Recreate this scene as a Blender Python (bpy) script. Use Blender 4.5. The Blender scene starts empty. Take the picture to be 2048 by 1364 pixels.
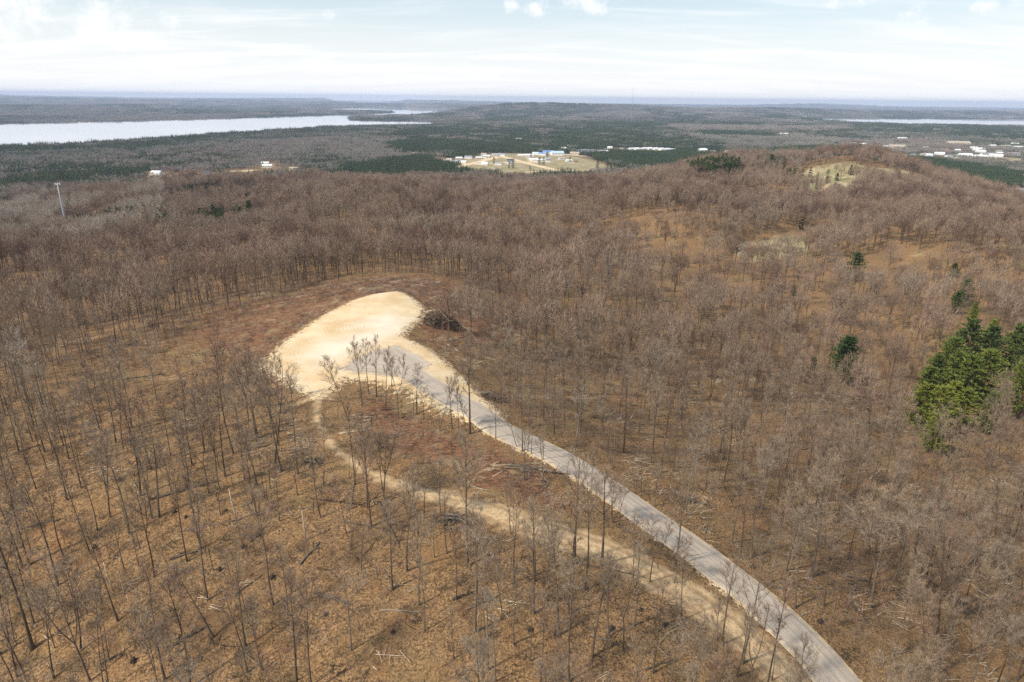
import bpy, math, random
import numpy as np
from mathutils import Matrix, Vector, Euler

R_ = math.radians
rng = np.random.default_rng(7)
random.seed(7)
C = bpy.context.scene
COL = C.collection

# ------------------------------------------------------------------ camera
F = 1350.0; CX, CY = 1024.0, 682.0
PITCH = math.atan((682 - 197) / F)
CAMZ = 66.0
CAMM = Matrix.Rotation(math.pi / 2 - PITCH, 3, 'X') @ Matrix.Rotation(R_(0.60), 3, 'Z')
cam = bpy.data.cameras.new('camera'); cam.sensor_width = 36.0
cam.lens = F / 2048 * 36; cam.clip_start = 1.0; cam.clip_end = 150000
camo = bpy.data.objects.new('camera', cam); COL.objects.link(camo)
camo.matrix_world = Matrix.Translation((0, 0, CAMZ)) @ CAMM.to_4x4()
C.camera = camo
CM = np.array(CAMM)

# ------------------------------------------------------------------ sun, sky, exposure
SUN_EL, SUN_AZ = R_(47), R_(238)          # azimuth of the sun, clockwise from +Y
sdir = Vector((math.sin(SUN_AZ) * math.cos(SUN_EL), math.cos(SUN_AZ) * math.cos(SUN_EL), math.sin(SUN_EL)))
sun = bpy.data.lights.new('sun', 'SUN'); sun.energy = 4.1; sun.angle = R_(3.5); sun.color = (1, .93, .80)
suno = bpy.data.objects.new('sun', sun); COL.objects.link(suno)
suno.rotation_euler = (-sdir).to_track_quat('-Z', 'Y').to_euler()
C.view_settings.view_transform = 'Standard'; C.view_settings.look = 'None'
C.view_settings.exposure = 0.09; C.view_settings.gamma = 1.0; C.view_settings.use_curve_mapping = False

W = bpy.data.worlds.new('World'); C.world = W; W.use_nodes = True


class NT:
    """tiny helper to write node trees"""
    def __init__(s, t): s.t = t; s.n = t.nodes; s.l = t.links
    def __call__(s, typ, ins=None, **kw):
        n = s.n.new(typ)
        for k, v in kw.items(): setattr(n, k, v)
        for k, v in (ins or {}).items():
            sock = n.inputs[k]
            if isinstance(v, bpy.types.NodeSocket): s.l.new(v, sock)
            elif isinstance(v, bpy.types.Node): s.l.new(v.outputs[0], sock)
            else: sock.default_value = v
        return n
    def math(s, op, a, b=0.0, c=None, clamp=False):
        d = {0: a, 1: b}
        if c is not None: d[2] = c
        return s('ShaderNodeMath', d, operation=op, use_clamp=clamp).outputs[0]
    def mix(s, f, a, b, blend='MIX'):
        n = s('ShaderNodeMix', data_type='RGBA', blend_type=blend)
        for i, v in ((0, f), (6, a), (7, b)):
            if isinstance(v, bpy.types.NodeSocket): s.l.new(v, n.inputs[i])
            else: n.inputs[i].default_value = (tuple(v) + (1,))[:4] if isinstance(v, (tuple, list)) else v
        return n.outputs[2]
    def noise(s, vec, scale, detail=3, rough=.55, dist=0.0):
        n = s('ShaderNodeTexNoise', {'Scale': scale, 'Detail': detail, 'Roughness': rough, 'Distortion': dist})
        s.l.new(vec, n.inputs['Vector']); return n.outputs['Fac']
    def ramp(s, v, lo, hi, a=0.0, b=1.0):
        return s('ShaderNodeMapRange', {0: v, 1: lo, 2: hi, 3: a, 4: b}, interpolation_type='SMOOTHSTEP').outputs[0]
    def attr(s, name, typ='GEOMETRY'):
        return s('ShaderNodeAttribute', attribute_name=name, attribute_type=typ)


def pray(px, py):
    v = CM @ np.array([(px - CX) / F, -(py - CY) / F, -1.0])
    return v / np.linalg.norm(v)


wt = NT(W.node_tree); W.node_tree.nodes.clear()
sky = wt('ShaderNodeTexSky', sky_type='NISHITA', sun_disc=False, sun_elevation=SUN_EL, sun_rotation=SUN_AZ,
         air_density=1.0, dust_density=1.6, ozone_density=1.0)
gen = wt('ShaderNodeTexCoord').outputs['Generated']
sep = wt('ShaderNodeSeparateXYZ', {0: gen})
up = wt.math('MAXIMUM', sep.outputs[2], 0.0)
# thin high cloud: streaks drawn out sideways, thickening to the horizon
inv = wt.math('DIVIDE', 1.0, wt.math('ADD', up, 0.10))
pl = wt('ShaderNodeCombineXYZ', {0: wt.math('MULTIPLY', sep.outputs[0], inv), 1: wt.math('MULTIPLY', sep.outputs[1], inv), 2: 0.0}).outputs[0]
plm = wt('ShaderNodeMapping', {'Vector': pl, 'Scale': (.55, 1.5, 1), 'Rotation': (0, 0, .35)}).outputs[0]
streak = wt.ramp(wt.noise(plm, 1.3, 7, .6, .6), .40, .85)
veil = wt.ramp(up, 0.0, .22, .95, .16)
cf = wt.math('ADD', veil, wt.math('MULTIPLY', streak, .44), clamp=True)
# cumulus: lumps round given directions, ragged by noise
lump = None
wob = wt.noise(gen, 26, 6, .62)
for (px, py, sx, sy) in [(120, 35, 7.2, 1.9), (205, 58, 4.4, 1.3), (60, 12, 5.5, 1.5), (655, 32, .8, .5), (1135, 2, 6.0, 1.0), (1060, 10, 2.6, .8), (1838, 42, 1.5, 1.3), (1725, 2, 2.6, .5), (1985, 8, 3.0, .8), (290, 70, 1.6, .8)]:
    d = pray(px, py); az = math.atan2(d[0], d[1]); el = math.asin(d[2])
    dx = wt.math('DIVIDE', wt.math('SUBTRACT', wt.math('ARCTAN2', sep.outputs[0], sep.outputs[1]), az), R_(sx))
    dy = wt.math('DIVIDE', wt.math('SUBTRACT', wt.math('ARCSINE', sep.outputs[2]), el), R_(sy))
    q = wt.math('SUBTRACT', 1.0, wt.math('ADD', wt.math('MULTIPLY', dx, dx), wt.math('MULTIPLY', dy, dy)))
    lump = q if lump is None else wt.math('MAXIMUM', lump, q)
cum = wt.ramp(wt.math('ADD', lump, wt.math('MULTIPLY', wt.math('SUBTRACT', wob, .56), 6.5)), -.3, 1.6)
skyc = wt.mix(1.0, sky.outputs[0], (1.13, 1.32, 1.36), 'MULTIPLY')
white = wt.mix(wt.ramp(up, 0.0, .16), (9.9, 9.9, 9.9), (8.5, 9.2, 9.5))
c1 = wt.mix(cf, skyc, white)
c2 = wt.mix(cum, c1, (10.2, 10.2, 10.2))
bg = wt('ShaderNodeBackground', {'Color': c2, 'Strength': 0.103})
wt('ShaderNodeOutputWorld', {'Surface': bg.outputs[0]})

C.render.engine = 'CYCLES'
cy = C.cycles
cy.max_bounces = 4; cy.diffuse_bounces = 2; cy.glossy_bounces = 2; cy.transparent_max_bounces = 4
cy.volume_bounces = 2; cy.use_denoising = False; cy.sample_clamp_indirect = 4
cy.use_adaptive_sampling = False
C.render.film_transparent = False

# ------------------------------------------------------------------ small maths
def smooth(x, a, b):
    t = np.clip((x - a) / (b - a), 0, 1); return t * t * (3 - 2 * t)


def vnoise(x, y, seed=0):
    xi = np.floor(x).astype(np.int64); yi = np.floor(y).astype(np.int64)
    fx = x - xi; fy = y - yi
    fx = fx * fx * (3 - 2 * fx); fy = fy * fy * (3 - 2 * fy)
    def h(a, b):
        n = (a * 374761393 + b * 668265263 + seed * 1442695041) & 0xffffffff
        n = ((n ^ (n >> 13)) * 1274126177) & 0xffffffff
        return ((n ^ (n >> 16)) & 0xffff) / 65535.0
    return (h(xi, yi) * (1 - fx) + h(xi + 1, yi) * fx) * (1 - fy) + (h(xi, yi + 1) * (1 - fx) + h(xi + 1, yi + 1) * fx) * fy


def fbm(x, y, s, seed=0, o=3):
    t = 0; a = 1; tot = 0
    for k in range(o):
        t = t + a * (vnoise(x / s * 2 ** k + 17.3 * k, y / s * 2 ** k - 9.1 * k, seed + k) - .5); tot += a; a *= .5
    return t / tot * 2


def sdf(x, y, poly, closed=True):
    """signed distance (negative inside) to a polygon, or plain distance to a polyline"""
    P = np.asarray(poly, float); n = len(P)
    d = np.full(x.shape, 1e18); ins = np.zeros(x.shape, bool)
    for i in range(n if closed else n - 1):
        a = P[i]; b = P[(i + 1) % n]; e = b - a
        wx = x - a[0]; wy = y - a[1]
        t = np.clip((wx * e[0] + wy * e[1]) / max(1e-9, e @ e), 0, 1)
        d = np.minimum(d, (wx - t * e[0]) ** 2 + (wy - t * e[1]) ** 2)
        if closed and abs(e[1]) > 1e-9:
            c = ((a[1] <= y) != (b[1] <= y)) & (x < a[0] + (y - a[1]) / e[1] * e[0])
            ins ^= c
    d = np.sqrt(d)
    return np.where(ins, -d, d) if closed else d


def on_plane(px, py, z):
    d = pray(px, py); t = (z - CAMZ) / d[2]
    t = min(t, 31000 / math.hypot(d[0], d[1])) if t > 0 else 31000.0
    return np.array([d[0] * t, d[1] * t])


# ------------------------------------------------------------------ terrain height
PLAIN = -100.0
ctl = [(0,1364,-15),(500,1364,-8),(1024,1364,-5),(1400,1364,-8),(1690,1364,-12),(2048,1364,-21),
 (0,1180,-10),(350,1180,-5),(700,1180,-2),(1024,1180,-1.5),(1300,1180,-4),(1560,1230,-9.5),(1750,1180,-14),(2048,1180,-24),
 (0,1000,-6),(300,1000,-3),(640,1000,-.3),(900,960,.6),(1180,950,-2.2),(1330,1055,-4.6),(1400,1000,-8),(1600,1000,-16),(1800,1000,-24),(2048,1000,-31),
 (0,850,-3),(300,850,-1),(640,850,.5),(800,850,1.0),(1000,860,.2),(1050,800,-4),(1200,820,-9),(1400,820,-17),(1600,820,-26),(1800,850,-33),(2048,850,-38),
 (530,740,-.6),(640,790,.2),(700,650,.6),(800,592,.4),(740,720,.6),(860,720,.4),(920,790,.2),(960,700,-5),(900,630,-2.5),
 (300,720,-3),(150,740,-4),(0,760,-5),(400,670,-4),(520,610,-5),(620,575,-6),(700,558,-6.5),(850,550,-7),(930,575,-8),(1000,620,-12),(1100,650,-17),
 (200,680,-8),(0,700,-11),(120,640,-20),(0,640,-26),(250,600,-24),(500,560,-20),(700,525,-22),(900,525,-22),(1000,560,-22),
 (1150,560,-26),(1150,720,-14),(1300,720,-22),(1300,620,-27),(1450,650,-33),(1600,680,-40),(1680,765,-40),(1750,650,-42),(1900,750,-43),(2048,700,-42),
 (1300,540,-30),(1500,560,-39),(1650,560,-41),(1740,560,-41),(1850,600,-42),(2048,600,-38),(1400,500,-36),(1540,480,-34),(1620,505,-37),
 (1300,470,-30),(1250,500,-30),(1800,500,-28),(1900,480,-22),(2048,520,-26),(1700,450,-24),(1500,430,-22),(2000,450,-28),(1700,405,-22),(1900,420,-32),(2048,455,-45),
 (0,560,-38),(0,500,-56),(135,466,-72),(0,450,-78),(300,480,-50),(300,430,-66),(200,540,-40),(500,500,-34),(500,430,-48),(450,390,-60),(0,400,-90),
 (700,470,-30),(700,420,-40),(650,388,-51),(850,470,-34),(850,402,-45),(820,380,-57),(1000,480,-37),(1000,420,-42),(1000,388,-54),(1150,480,-34),(1150,410,-36),(1150,378,-51),
 (1300,420,-27),(1300,382,-36),(1260,368,-48),(1450,395,-26),(1420,365,-26),(1560,375,-27),(1500,335,-19),(1560,330,-17),(1640,345,-18),(1640,375,-26),(1700,333,-15),(1800,348,-18),(1850,362,-22),(1950,395,-38),(2048,425,-58),
 (1620,420,-24),(1800,400,-26)]
cp = [(*on_plane(a, b, z), z) for a, b, z in ctl]
for a in range(-90, 91, 12):
    for r_, z in ((1500, -98), (1900, -100), (2600, -100)):
        t = R_(a); cp.append((r_ * math.sin(t), r_ * math.cos(t), z))
cp += [(-60, 20, -14), (0, 20, -6), (60, 20, -14), (-120, 0, -22), (120, 0, -32), (0, -60, -12), (-200, -150, -40), (200, -150, -60), (0, -300, -50), (-600, -100, -70), (600, -100, -80), (-900, -400, -95), (900, -400, -95), (0, -900, -95)]
cp = np.array(cp)
S = 500.0


def tps_fit(P, z, lam):
    n = len(P); d = np.linalg.norm(P[:, None] - P[None], axis=2) + 1e-12
    K = d ** 2 * np.log(d); A = np.zeros((n + 3, n + 3))
    A[:n, :n] = K + lam * np.eye(n); A[:n, n] = 1; A[:n, n + 1:] = P; A[n:, :n] = A[:n, n:].T
    return np.linalg.solve(A, np.concatenate([z, np.zeros(3)]))


PW = tps_fit(cp[:, :2] / S, cp[:, 2], 2e-4)


def tps(x, y):
    x = np.asarray(x, float) / S; y = np.asarray(y, float) / S
    sh = x.shape; x = x.ravel(); y = y.ravel(); out = np.empty(x.shape); P = cp[:, :2] / S; n = len(P)
    for i in range(0, len(x), 40000):
        s_ = slice(i, i + 40000)
        d2 = (x[s_, None] - P[:, 0]) ** 2 + (y[s_, None] - P[:, 1]) ** 2 + 1e-18
        out[s_] = (.5 * d2 * np.log(d2)) @ PW[:n] + PW[n] + PW[n + 1] * x[s_] + PW[n + 2] * y[s_]
    return out.reshape(sh)


def G(px, D): return ((px - 1024) / F * D, D)


HILLS = [(*G(-100, 7000), 62, 2300, 620), (*G(330, 8600), 42, 1500, 500), (*G(100, 13500), 88, 4500, 900), (*G(500, 15500), 80, 4000, 900),
         (*G(1060, 8900), 82, 900, 500), (*G(1230, 9400), 88, 1300, 520), (*G(1450, 10400), 66, 1500, 600), (*G(1700, 10800), 44, 1500, 600),
         (*G(1960, 10200), 46, 1500, 560), (*G(900, 13000), 60, 1800, 500), (*G(1600, 23000), 105, 2600, 600), (*G(700, 24000), 120, 6000, 900), (*G(-100, 24000), 140, 6000, 1500),
         (*G(1250, 8000), 25, 2500, 900)]


LAKEPIX = [('lake', [(-500,328),(0,292.5),(110,288.5),(230,282),(400,270.5),(540,260),(620,255),(700,252),(800,250.3),(880,248.3),(850,243),(760,242),(700,240.5),(696,236),(705,231),(770,230.5),(820,229),(862,226),(885,222),(940,216.5),(820,215),(735,214.5),(650,218),(690,221),(780,222),(788,225),(740,228),(640,231),(560,233.5),(440,237),(300,241),(160,244),(0,247.5),(-500,262)]),
         ('lake', [(1638,235.8),(1760,237),(1900,237.8),(2048,238),(2400,239),(2400,256),(2048,251.5),(1900,249.5),(1800,247.5),(1720,244.5),(1650,240)]),
         ('lake', [(318,220.8),(400,219.6),(560,218.2),(640,217),(640,218.6),(560,220.4),(400,222.6),(318,222.8)]),
         ('sea', [(940,202.5),(1300,205.5),(1440,209.5),(1600,211.5),(1760,214.6),(2048,217.6),(2500,222),(2500,215.6),(1400,204.0),(940,199.4)]),
         ('lake', [(590,204.3),(700,203.4),(830,203.4),(830,205),(700,205.2),(590,206)])]
LAKES = [[tuple(on_plane(a_, b_, PLAIN + 1.2)) for a_, b_ in q_] for _n, q_ in LAKEPIX]


def H0(x, y):
    x = np.asarray(x, float); y = np.asarray(y, float)
    r = np.hypot(x, y)
    near = tps(np.clip(x, -3000, 3000), np.clip(y, -2000, 3000))
    near = near + fbm(x, y, 160, 3) * 20 * smooth(r, 290, 520) * (1 - .6 * np.exp(-((x + 500) / 160) ** 2 - ((y - 640) / 200) ** 2)) + fbm(x, y, 50, 5) * (.6 + 4.2 * smooth(r, 260, 420))
    pl_ = PLAIN + fbm(x, y, 500, 9) * 3.5 * (1 - smooth(r, 2200, 2600))
    for hx, hy, hh, sx, sy in HILLS:
        g = np.exp(-((x - hx) / sx) ** 2 - ((y - hy) / sy) ** 2)
        pl_ = pl_ + hh * g * (1 + .25 * fbm(x, y, 1400, 21))
    m = (r > 2300) & (y > 0)
    if m.any():
        dl = np.full(x.shape, 1e6)
        for L in LAKES: dl[m] = np.minimum(dl[m], sdf(x[m], y[m], L))
        k = smooth(dl, 15, 420); pl_ = np.where(m, (PLAIN - 2) * (1 - k) + pl_ * k, pl_)
    t = smooth(r, 1080, 1480)
    return near * (1 - t) + pl_ * t


def ground(px, py, Hf=None):
    Hf = Hf or H0
    d = pray(px, py); t = 30.0; step = 1.0
    ts = 30 * 1.012 ** np.arange(0, 700)
    X = d[0] * ts; Y = d[1] * ts; Z = CAMZ + d[2] * ts
    below = np.where(Z < H0(X, Y))[0]
    if len(below) == 0: return on_plane(px, py, PLAIN)
    i = below[0]; a = ts[max(0, i - 2)]; b = ts[min(i + 1, 699)]
    for _ in range(14):
        m = (a + b) / 2
        if CAMZ + d[2] * m < float(Hf(np.array([d[0] * m]), np.array([d[1] * m]))[0]): b = m
        else: a = m
    return np.array([d[0] * b, d[1] * b])


def gpoly(pts): return [tuple(ground(*p)) for p in pts]


PADP = gpoly([(527,737),(548,712),(585,680),(625,652),(668,626),(710,605),(752,592),(796,587),(822,600),(846,622),(836,645),(812,662),(803,679),(822,687),(852,702),(888,727),(925,765),(960,800),(1000,835),(960,850),(900,830),(864,818),(815,790),(760,770),(722,764),(690,762),(668,778),(638,802),(615,792),(580,772),(545,752)])
GRAVP = gpoly([(671,747),(693,730),(730,713),(786,697),(800,698),(869,735),(852,745),(850,755),(880,774),(925,800),(893,816),(850,790),(808,768),(742,757),(700,756)])
ROADC = gpoly([(815,752),(860,780),(915,812),(960,838),(1010,866),(1080,898),(1140,928),(1200,968),(1265,1014),(1330,1060),(1400,1109),(1470,1164),(1540,1220),(1600,1278),(1650,1332),(1690,1380),(1760,1480),(1830,1600)])
TRACKC = gpoly([(640,800),(630,835),(648,875),(695,920),(755,955),(830,985),(900,1000),(960,1015),(1030,1040),(1100,1065),(1180,1090),(1260,1125),(1340,1168),(1410,1212),(1480,1262),(1540,1318),(1590,1372),(1660,1480)])


def resample(P, step):
    P = np.array(P); d = np.r_[0, np.cumsum(np.linalg.norm(np.diff(P, axis=0), axis=1))]
    u = np.arange(0, d[-1], step)
    # smooth by catmull-ish: fine linear then box filter
    X = np.interp(u, d, P[:, 0]); Y = np.interp(u, d, P[:, 1])
    k = max(3, int(9 / step)) | 1
    ker = np.ones(k) / k
    Xp = np.pad(X, k // 2, mode='edge'); Yp = np.pad(Y, k // 2, mode='edge')
    return np.stack([np.convolve(Xp, ker, 'valid'), np.convolve(Yp, ker, 'valid')], 1)


ROADR = resample(ROADC, 1.5); TRACKR = resample(TRACKC, 1.5)


def dists(x, y, far=420):
    """distances to pad, road, track for near points (1e3 elsewhere)"""
    x = np.asarray(x, float); y = np.asarray(y, float)
    m = (np.hypot(x, y) < far) & (y > -60)
    out = []
    for f in (lambda a, b: sdf(a, b, PADP), lambda a, b: sdf(a, b, ROADR[::4], False), lambda a, b: sdf(a, b, TRACKR[::4], False)):
        d = np.full(x.shape, 1e3); d[m] = f(x[m], y[m]); out.append(d)
    return out


def H(x, y):
    x = np.asarray(x, float); y = np.asarray(y, float)
    h = H0(x, y)
    dp, dr, dt = dists(x, y)
    h = h + 0.9 * (1 - smooth(dp, -1.0, 4.5))                       # the filled pad stands proud of the slope
    w = smooth(np.minimum(np.minimum(dp, dr - 2.6), dt - 2.2), 0, 6)
    h = h + w * np.where(np.hypot(x, y) < 420, fbm(x, y, 7, 31, 2) * .28, 0)
    h = h + .25 * (1 - smooth(dr, 2.8, 6)) - .22 * np.exp(-((dr - 4.6) / 1.0) ** 2) * (dp > 2)
    return h


def Hs(x, y): return float(H(np.array([x]), np.array([y]))[0])


# ------------------------------------------------------------------ mesh helpers
def new_mesh(name, V, Fc, mats=(), smooth_=False, fmat=None):
    me = bpy.data.meshes.new(name)
    V = np.asarray(V, np.float32)
    if isinstance(Fc, np.ndarray):
        n, k = Fc.shape
        me.vertices.add(len(V)); me.vertices.foreach_set('co', V.ravel())
        me.loops.add(n * k); me.loops.foreach_set('vertex_index', Fc.astype(np.int32).ravel())
        me.polygons.add(n); me.polygons.foreach_set('loop_start', np.arange(0, n * k, k, dtype=np.int32))
        me.update(calc_edges=True)
    else:
        me.from_pydata(V.tolist(), [], [list(map(int, f)) for f in Fc])
    for m in mats: me.materials.append(m)
    if fmat is not None: me.polygons.foreach_set('material_index', np.asarray(fmat, np.int32))
    if smooth_: me.polygons.foreach_set('use_smooth', np.ones(len(me.polygons), bool))
    me.update(); return me


def add_obj(name, me, parent=None, **props):
    o = bpy.data.objects.new(name, me); COL.objects.link(o)
    if parent is not None: o.parent = parent
    for k, v in props.items():
        if v is not None: o[k] = v
    return o


def fattr(me, name, arr):
    a = me.attributes.new(name, 'FLOAT', 'POINT'); a.data.foreach_set('value', np.asarray(arr, np.float32).ravel())


class MB:
    """collects tubes, blades and boxes; keeps a material index per face"""
    def __init__(s): s.v = []; s.f = []; s.m = []
    def tube(s, pts, rad, n=5, mat=0, cap=False):
        pts = [np.asarray(p, float) for p in pts]; b = len(s.v)
        for i, p in enumerate(pts):
            t = pts[min(i + 1, len(pts) - 1)] - pts[max(i - 1, 0)]
            t = t / (np.linalg.norm(t) + 1e-9)
            u = np.cross(t, (0, 0, 1.0) if abs(t[2]) < .9 else (1.0, 0, 0)); u /= np.linalg.norm(u) + 1e-9
            w = np.cross(t, u)
            for k in range(n):
                a = 2 * math.pi * k / n
                s.v.append(p + rad[i] * (math.cos(a) * u + math.sin(a) * w))
        for i in range(len(pts) - 1):
            for k in range(n):
                s.f.append((b + i * n + k, b + i * n + (k + 1) % n, b + (i + 1) * n + (k + 1) % n, b + (i + 1) * n + k)); s.m.append(mat)
        if cap:
            s.f.append(tuple(b + (len(pts) - 1) * n + k for k in range(n))); s.m.append(mat)
            s.f.append(tuple(b + k for k in reversed(range(n)))); s.m.append(mat)
    def blade(s, a, tip, w, mat=0, R=random):
        a = np.asarray(a, float); tip = np.asarray(tip, float); d = tip - a
        p = np.cross(d, (R.uniform(-1, 1), R.uniform(-1, 1), R.uniform(-1, 1))); p *= w / 2 / (np.linalg.norm(p) + 1e-9)
        b = len(s.v); s.v += [a + p, a - p, tip]; s.f.append((b, b + 1, b + 2)); s.m.append(mat)
    def leaf(s, c, d, u, mat=0):
        c = np.asarray(c, float); b = len(s.v); s.v += [c - u, c + d, c + u, c - .25 * d]; s.f.append((b, b + 1, b + 2, b + 3)); s.m.append(mat)
    def box(s, x0, x1, y0, y1, z0, z1, mat=0, M=None):
        b = len(s.v)
        for z in (z0, z1):
            for x, y in ((x0, y0), (x1, y0), (x1, y1), (x0, y1)):
                p = np.array((x, y, z), float); s.v.append(p if M is None else np.array(M @ Vector(p)))
        for f in ((3, 2, 1, 0), (4, 5, 6, 7), (0, 1, 5, 4), (1, 2, 6, 5), (2, 3, 7, 6), (3, 0, 4, 7)):
            s.f.append(tuple(b + k for k in f)); s.m.append(mat)
    def mesh(s, name, mats, sm=False): return new_mesh(name, np.array(s.v), s.f, mats, sm, s.m)


# ------------------------------------------------------------------ materials
def mat(name, build):
    m = bpy.data.materials.new(name); m.use_nodes = True; m.node_tree.nodes.clear()
    t = NT(m.node_tree); sh = build(t)
    t('ShaderNodeOutputMaterial', {'Surface': sh.outputs[0]}); return m


def bsdf(t, col, rough=.9, spec=.2, bump=None, bs=.5, bd=.1, **kw):
    d = {'Roughness': rough, 'Specular IOR Level': spec, **kw}
    n = t('ShaderNodeBsdfPrincipled', d)
    if isinstance(col, bpy.types.NodeSocket): t.l.new(col, n.inputs['Base Color'])
    else: n.inputs['Base Color'].default_value = (*col, 1)
    if bump is not None:
        b = t('ShaderNodeBump', {'Strength': bs, 'Distance': bd, 'Height': bump}); t.l.new(b.outputs[0], n.inputs['Normal'])
    return n


def pos(t): return t('ShaderNodeNewGeometry').outputs['Position']


def sand_col(t, P):
    a = t.mix(t.ramp(t.noise(P, .16, 5, .6), .35, .65), (.66, .465, .255), (.76, .60, .395))
    return t.mix(t.ramp(t.noise(P, 1.3, 4, .7), .45, .75, 0, .3), a, (.55, .37, .19))


def litter_col(t, P):
    """dead leaves: several scales of tan, rust, straw and wet brown"""
    n1 = t.noise(P, 3.2, 4, .75); n2 = t.noise(P, .55, 4, .65); n3 = t.noise(P, .06, 4, .6); n4 = t.noise(P, .11, 3, .6, 1.2)
    v = t('ShaderNodeTexVoronoi', {'Vector': P, 'Scale': 2.6, 'Randomness': 1.0}).outputs['Distance']
    base = t.mix(t.ramp(n1, .38, .62), (.085, .046, .022), (.43, .262, .128))
    c = t.mix(t.ramp(v, .0, .45, .6, 0), base, (.45, .285, .155))
    c = t.mix(t.ramp(n2, .40, .70, 0, .5), c, (.22, .125, .058))
    c = t.mix(t.ramp(n3, .5, .72, 0, .55), c, (.27, .19, .08))
    c = t.mix(t.ramp(n4, .52, .74, 0, .6), c, (.28, .14, .062))
    c = t.mix(t.ramp(t.noise(P, .042, 5, .7, .6), .46, .66, 0, .6), c, (.155, .098, .055))
    c = t.mix(t.ramp(t.noise(P, .9, 5, .7, .8), .55, .70, 0, .8), c, (.050, .032, .020))
    return c


def terr(t):
    P = pos(t)
    c = litter_col(t, P)
    n2 = t.noise(P, .5, 4, .65); nb = t.noise(P, .22, 5, .7)
    rust = t.attr('rust').outputs['Fac']; straw = t.attr('straw').outputs['Fac']; sandm = t.attr('sandm').outputs['Fac']
    track = t.attr('bare').outputs['Fac']; far = t.attr('far').outputs['Fac']
    stretch = t('ShaderNodeMapping', {'Vector': P, 'Scale': (.35, 1.4, 1), 'Rotation': (0, 0, .5)}).outputs[0]
    st = t.noise(stretch, 1.9, 5, .75)
    rc = t.mix(t.ramp(st, .38, .62), (.10, .050, .030), (.32, .158, .085))
    rc = t.mix(t.ramp(nb, .50, .66, 0, .7), rc, (.36, .27, .14))
    c = t.mix(t.ramp(t.math('ADD', rust, t.math('MULTIPLY', t.math('SUBTRACT', t.noise(P, .13, 5, .7), .5), 2.0)), .2, .7, 0, .9), c, rc)
    sc = t.mix(t.ramp(t.noise(P, .05, 5, .65), .35, .62), (.36, .29, .16), (.27, .235, .12))
    sc = t.mix(t.ramp(t.noise(P, .03, 5, .7), .48, .62, 0, .75), sc, (.52, .43, .28))
    c = t.mix(t.ramp(t.math('ADD', straw, t.math('MULTIPLY', t.math('SUBTRACT', t.noise(P, .06, 6, .7), .5), 2.4)), .2, .85, 0, .9), c, sc)
    fc = t.mix(t.ramp(t.noise(P, .003, 6, .6), .40, .60), (.15, .12, .08), (.045, .055, .030))
    c = t.mix(far, c, fc)
    bc = t.mix(t.ramp(t.noise(P, 1.1, 5, .7), .35, .65), (.30, .195, .105), (.50, .35, .20))
    c = t.mix(t.ramp(t.math('ADD', track, t.math('MULTIPLY', t.math('SUBTRACT', nb, .5), 1.5)), .35, .75, 0, .8), c, bc)
    nn = t.noise(P, .8, 6, .75)
    c = t.mix(t.ramp(t.math('ADD', sandm, t.math('MULTIPLY', t.math('SUBTRACT', nn, .5), 1.9)), .45, .6), c, sand_col(t, P))
    hgt = t.math('ADD', t.noise(P, 2.4, 5, .7), t.math('MULTIPLY', t.noise(P, .35, 4, .6), 1.5))
    return bsdf(t, c, .95, .1, hgt, .8, .35)


M_GROUND = mat('leaf_litter_ground', terr)


def m_sand(t):
    P = pos(t); c = sand_col(t, P)
    pack = t.attr('pack').outputs['Fac']
    w = t('ShaderNodeTexWave', {'Vector': t('ShaderNodeMapping', {'Vector': P, 'Rotation': (0, 0, .9)}).outputs[0], 'Scale': .32, 'Distortion': 14.0, 'Detail': 3.0, 'Detail Scale': .35}, bands_direction='X').outputs['Fac']
    c = t.mix(t.math('MULTIPLY', pack, .85), c, (.80, .71, .585))
    c = t.mix(t.ramp(w, .55, .95, 0, .26), c, (.58, .41, .23))
    ctr = gpoly([(650, 706), (775, 655)])
    for (cx_, cy_) in ctr:                                      # wheel marks turning round on the pad
        q = t('ShaderNodeCombineXYZ', {0: t.math('SUBTRACT', t('ShaderNodeSeparateXYZ', {0: P}).outputs[0], cx_), 1: t.math('SUBTRACT', t('ShaderNodeSeparateXYZ', {0: P}).outputs[1], cy_), 2: 0.0}).outputs[0]
        wr = t('ShaderNodeTexWave', {'Vector': q, 'Scale': .30, 'Distortion': 9.0, 'Detail': 3.0, 'Detail Scale': .3}, wave_type='RINGS', rings_direction='Z').outputs['Fac']
        c = t.mix(t.math('MULTIPLY', t.ramp(wr, .60, .90), t.ramp(t.noise(P, .07, 3, .6), .42, .60, 0, .42)), c, (.52, .365, .205))
    edge = t.attr('edge').outputs['Fac']
    blot = t.math('SUBTRACT', 1.0, t.ramp(t.math('ADD', edge, t.math('MULTIPLY', t.math('SUBTRACT', t.noise(P, .8, 6, .75), .5), 1.9)), .45, .6))
    c = t.mix(blot, c, litter_col(t, P))
    return bsdf(t, c, .95, .1, t.math('ADD', t.noise(P, 1.6, 6, .7), t.math('MULTIPLY', w, .25)), .5, .2)


M_SAND = mat('packed_sand', m_sand)


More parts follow.
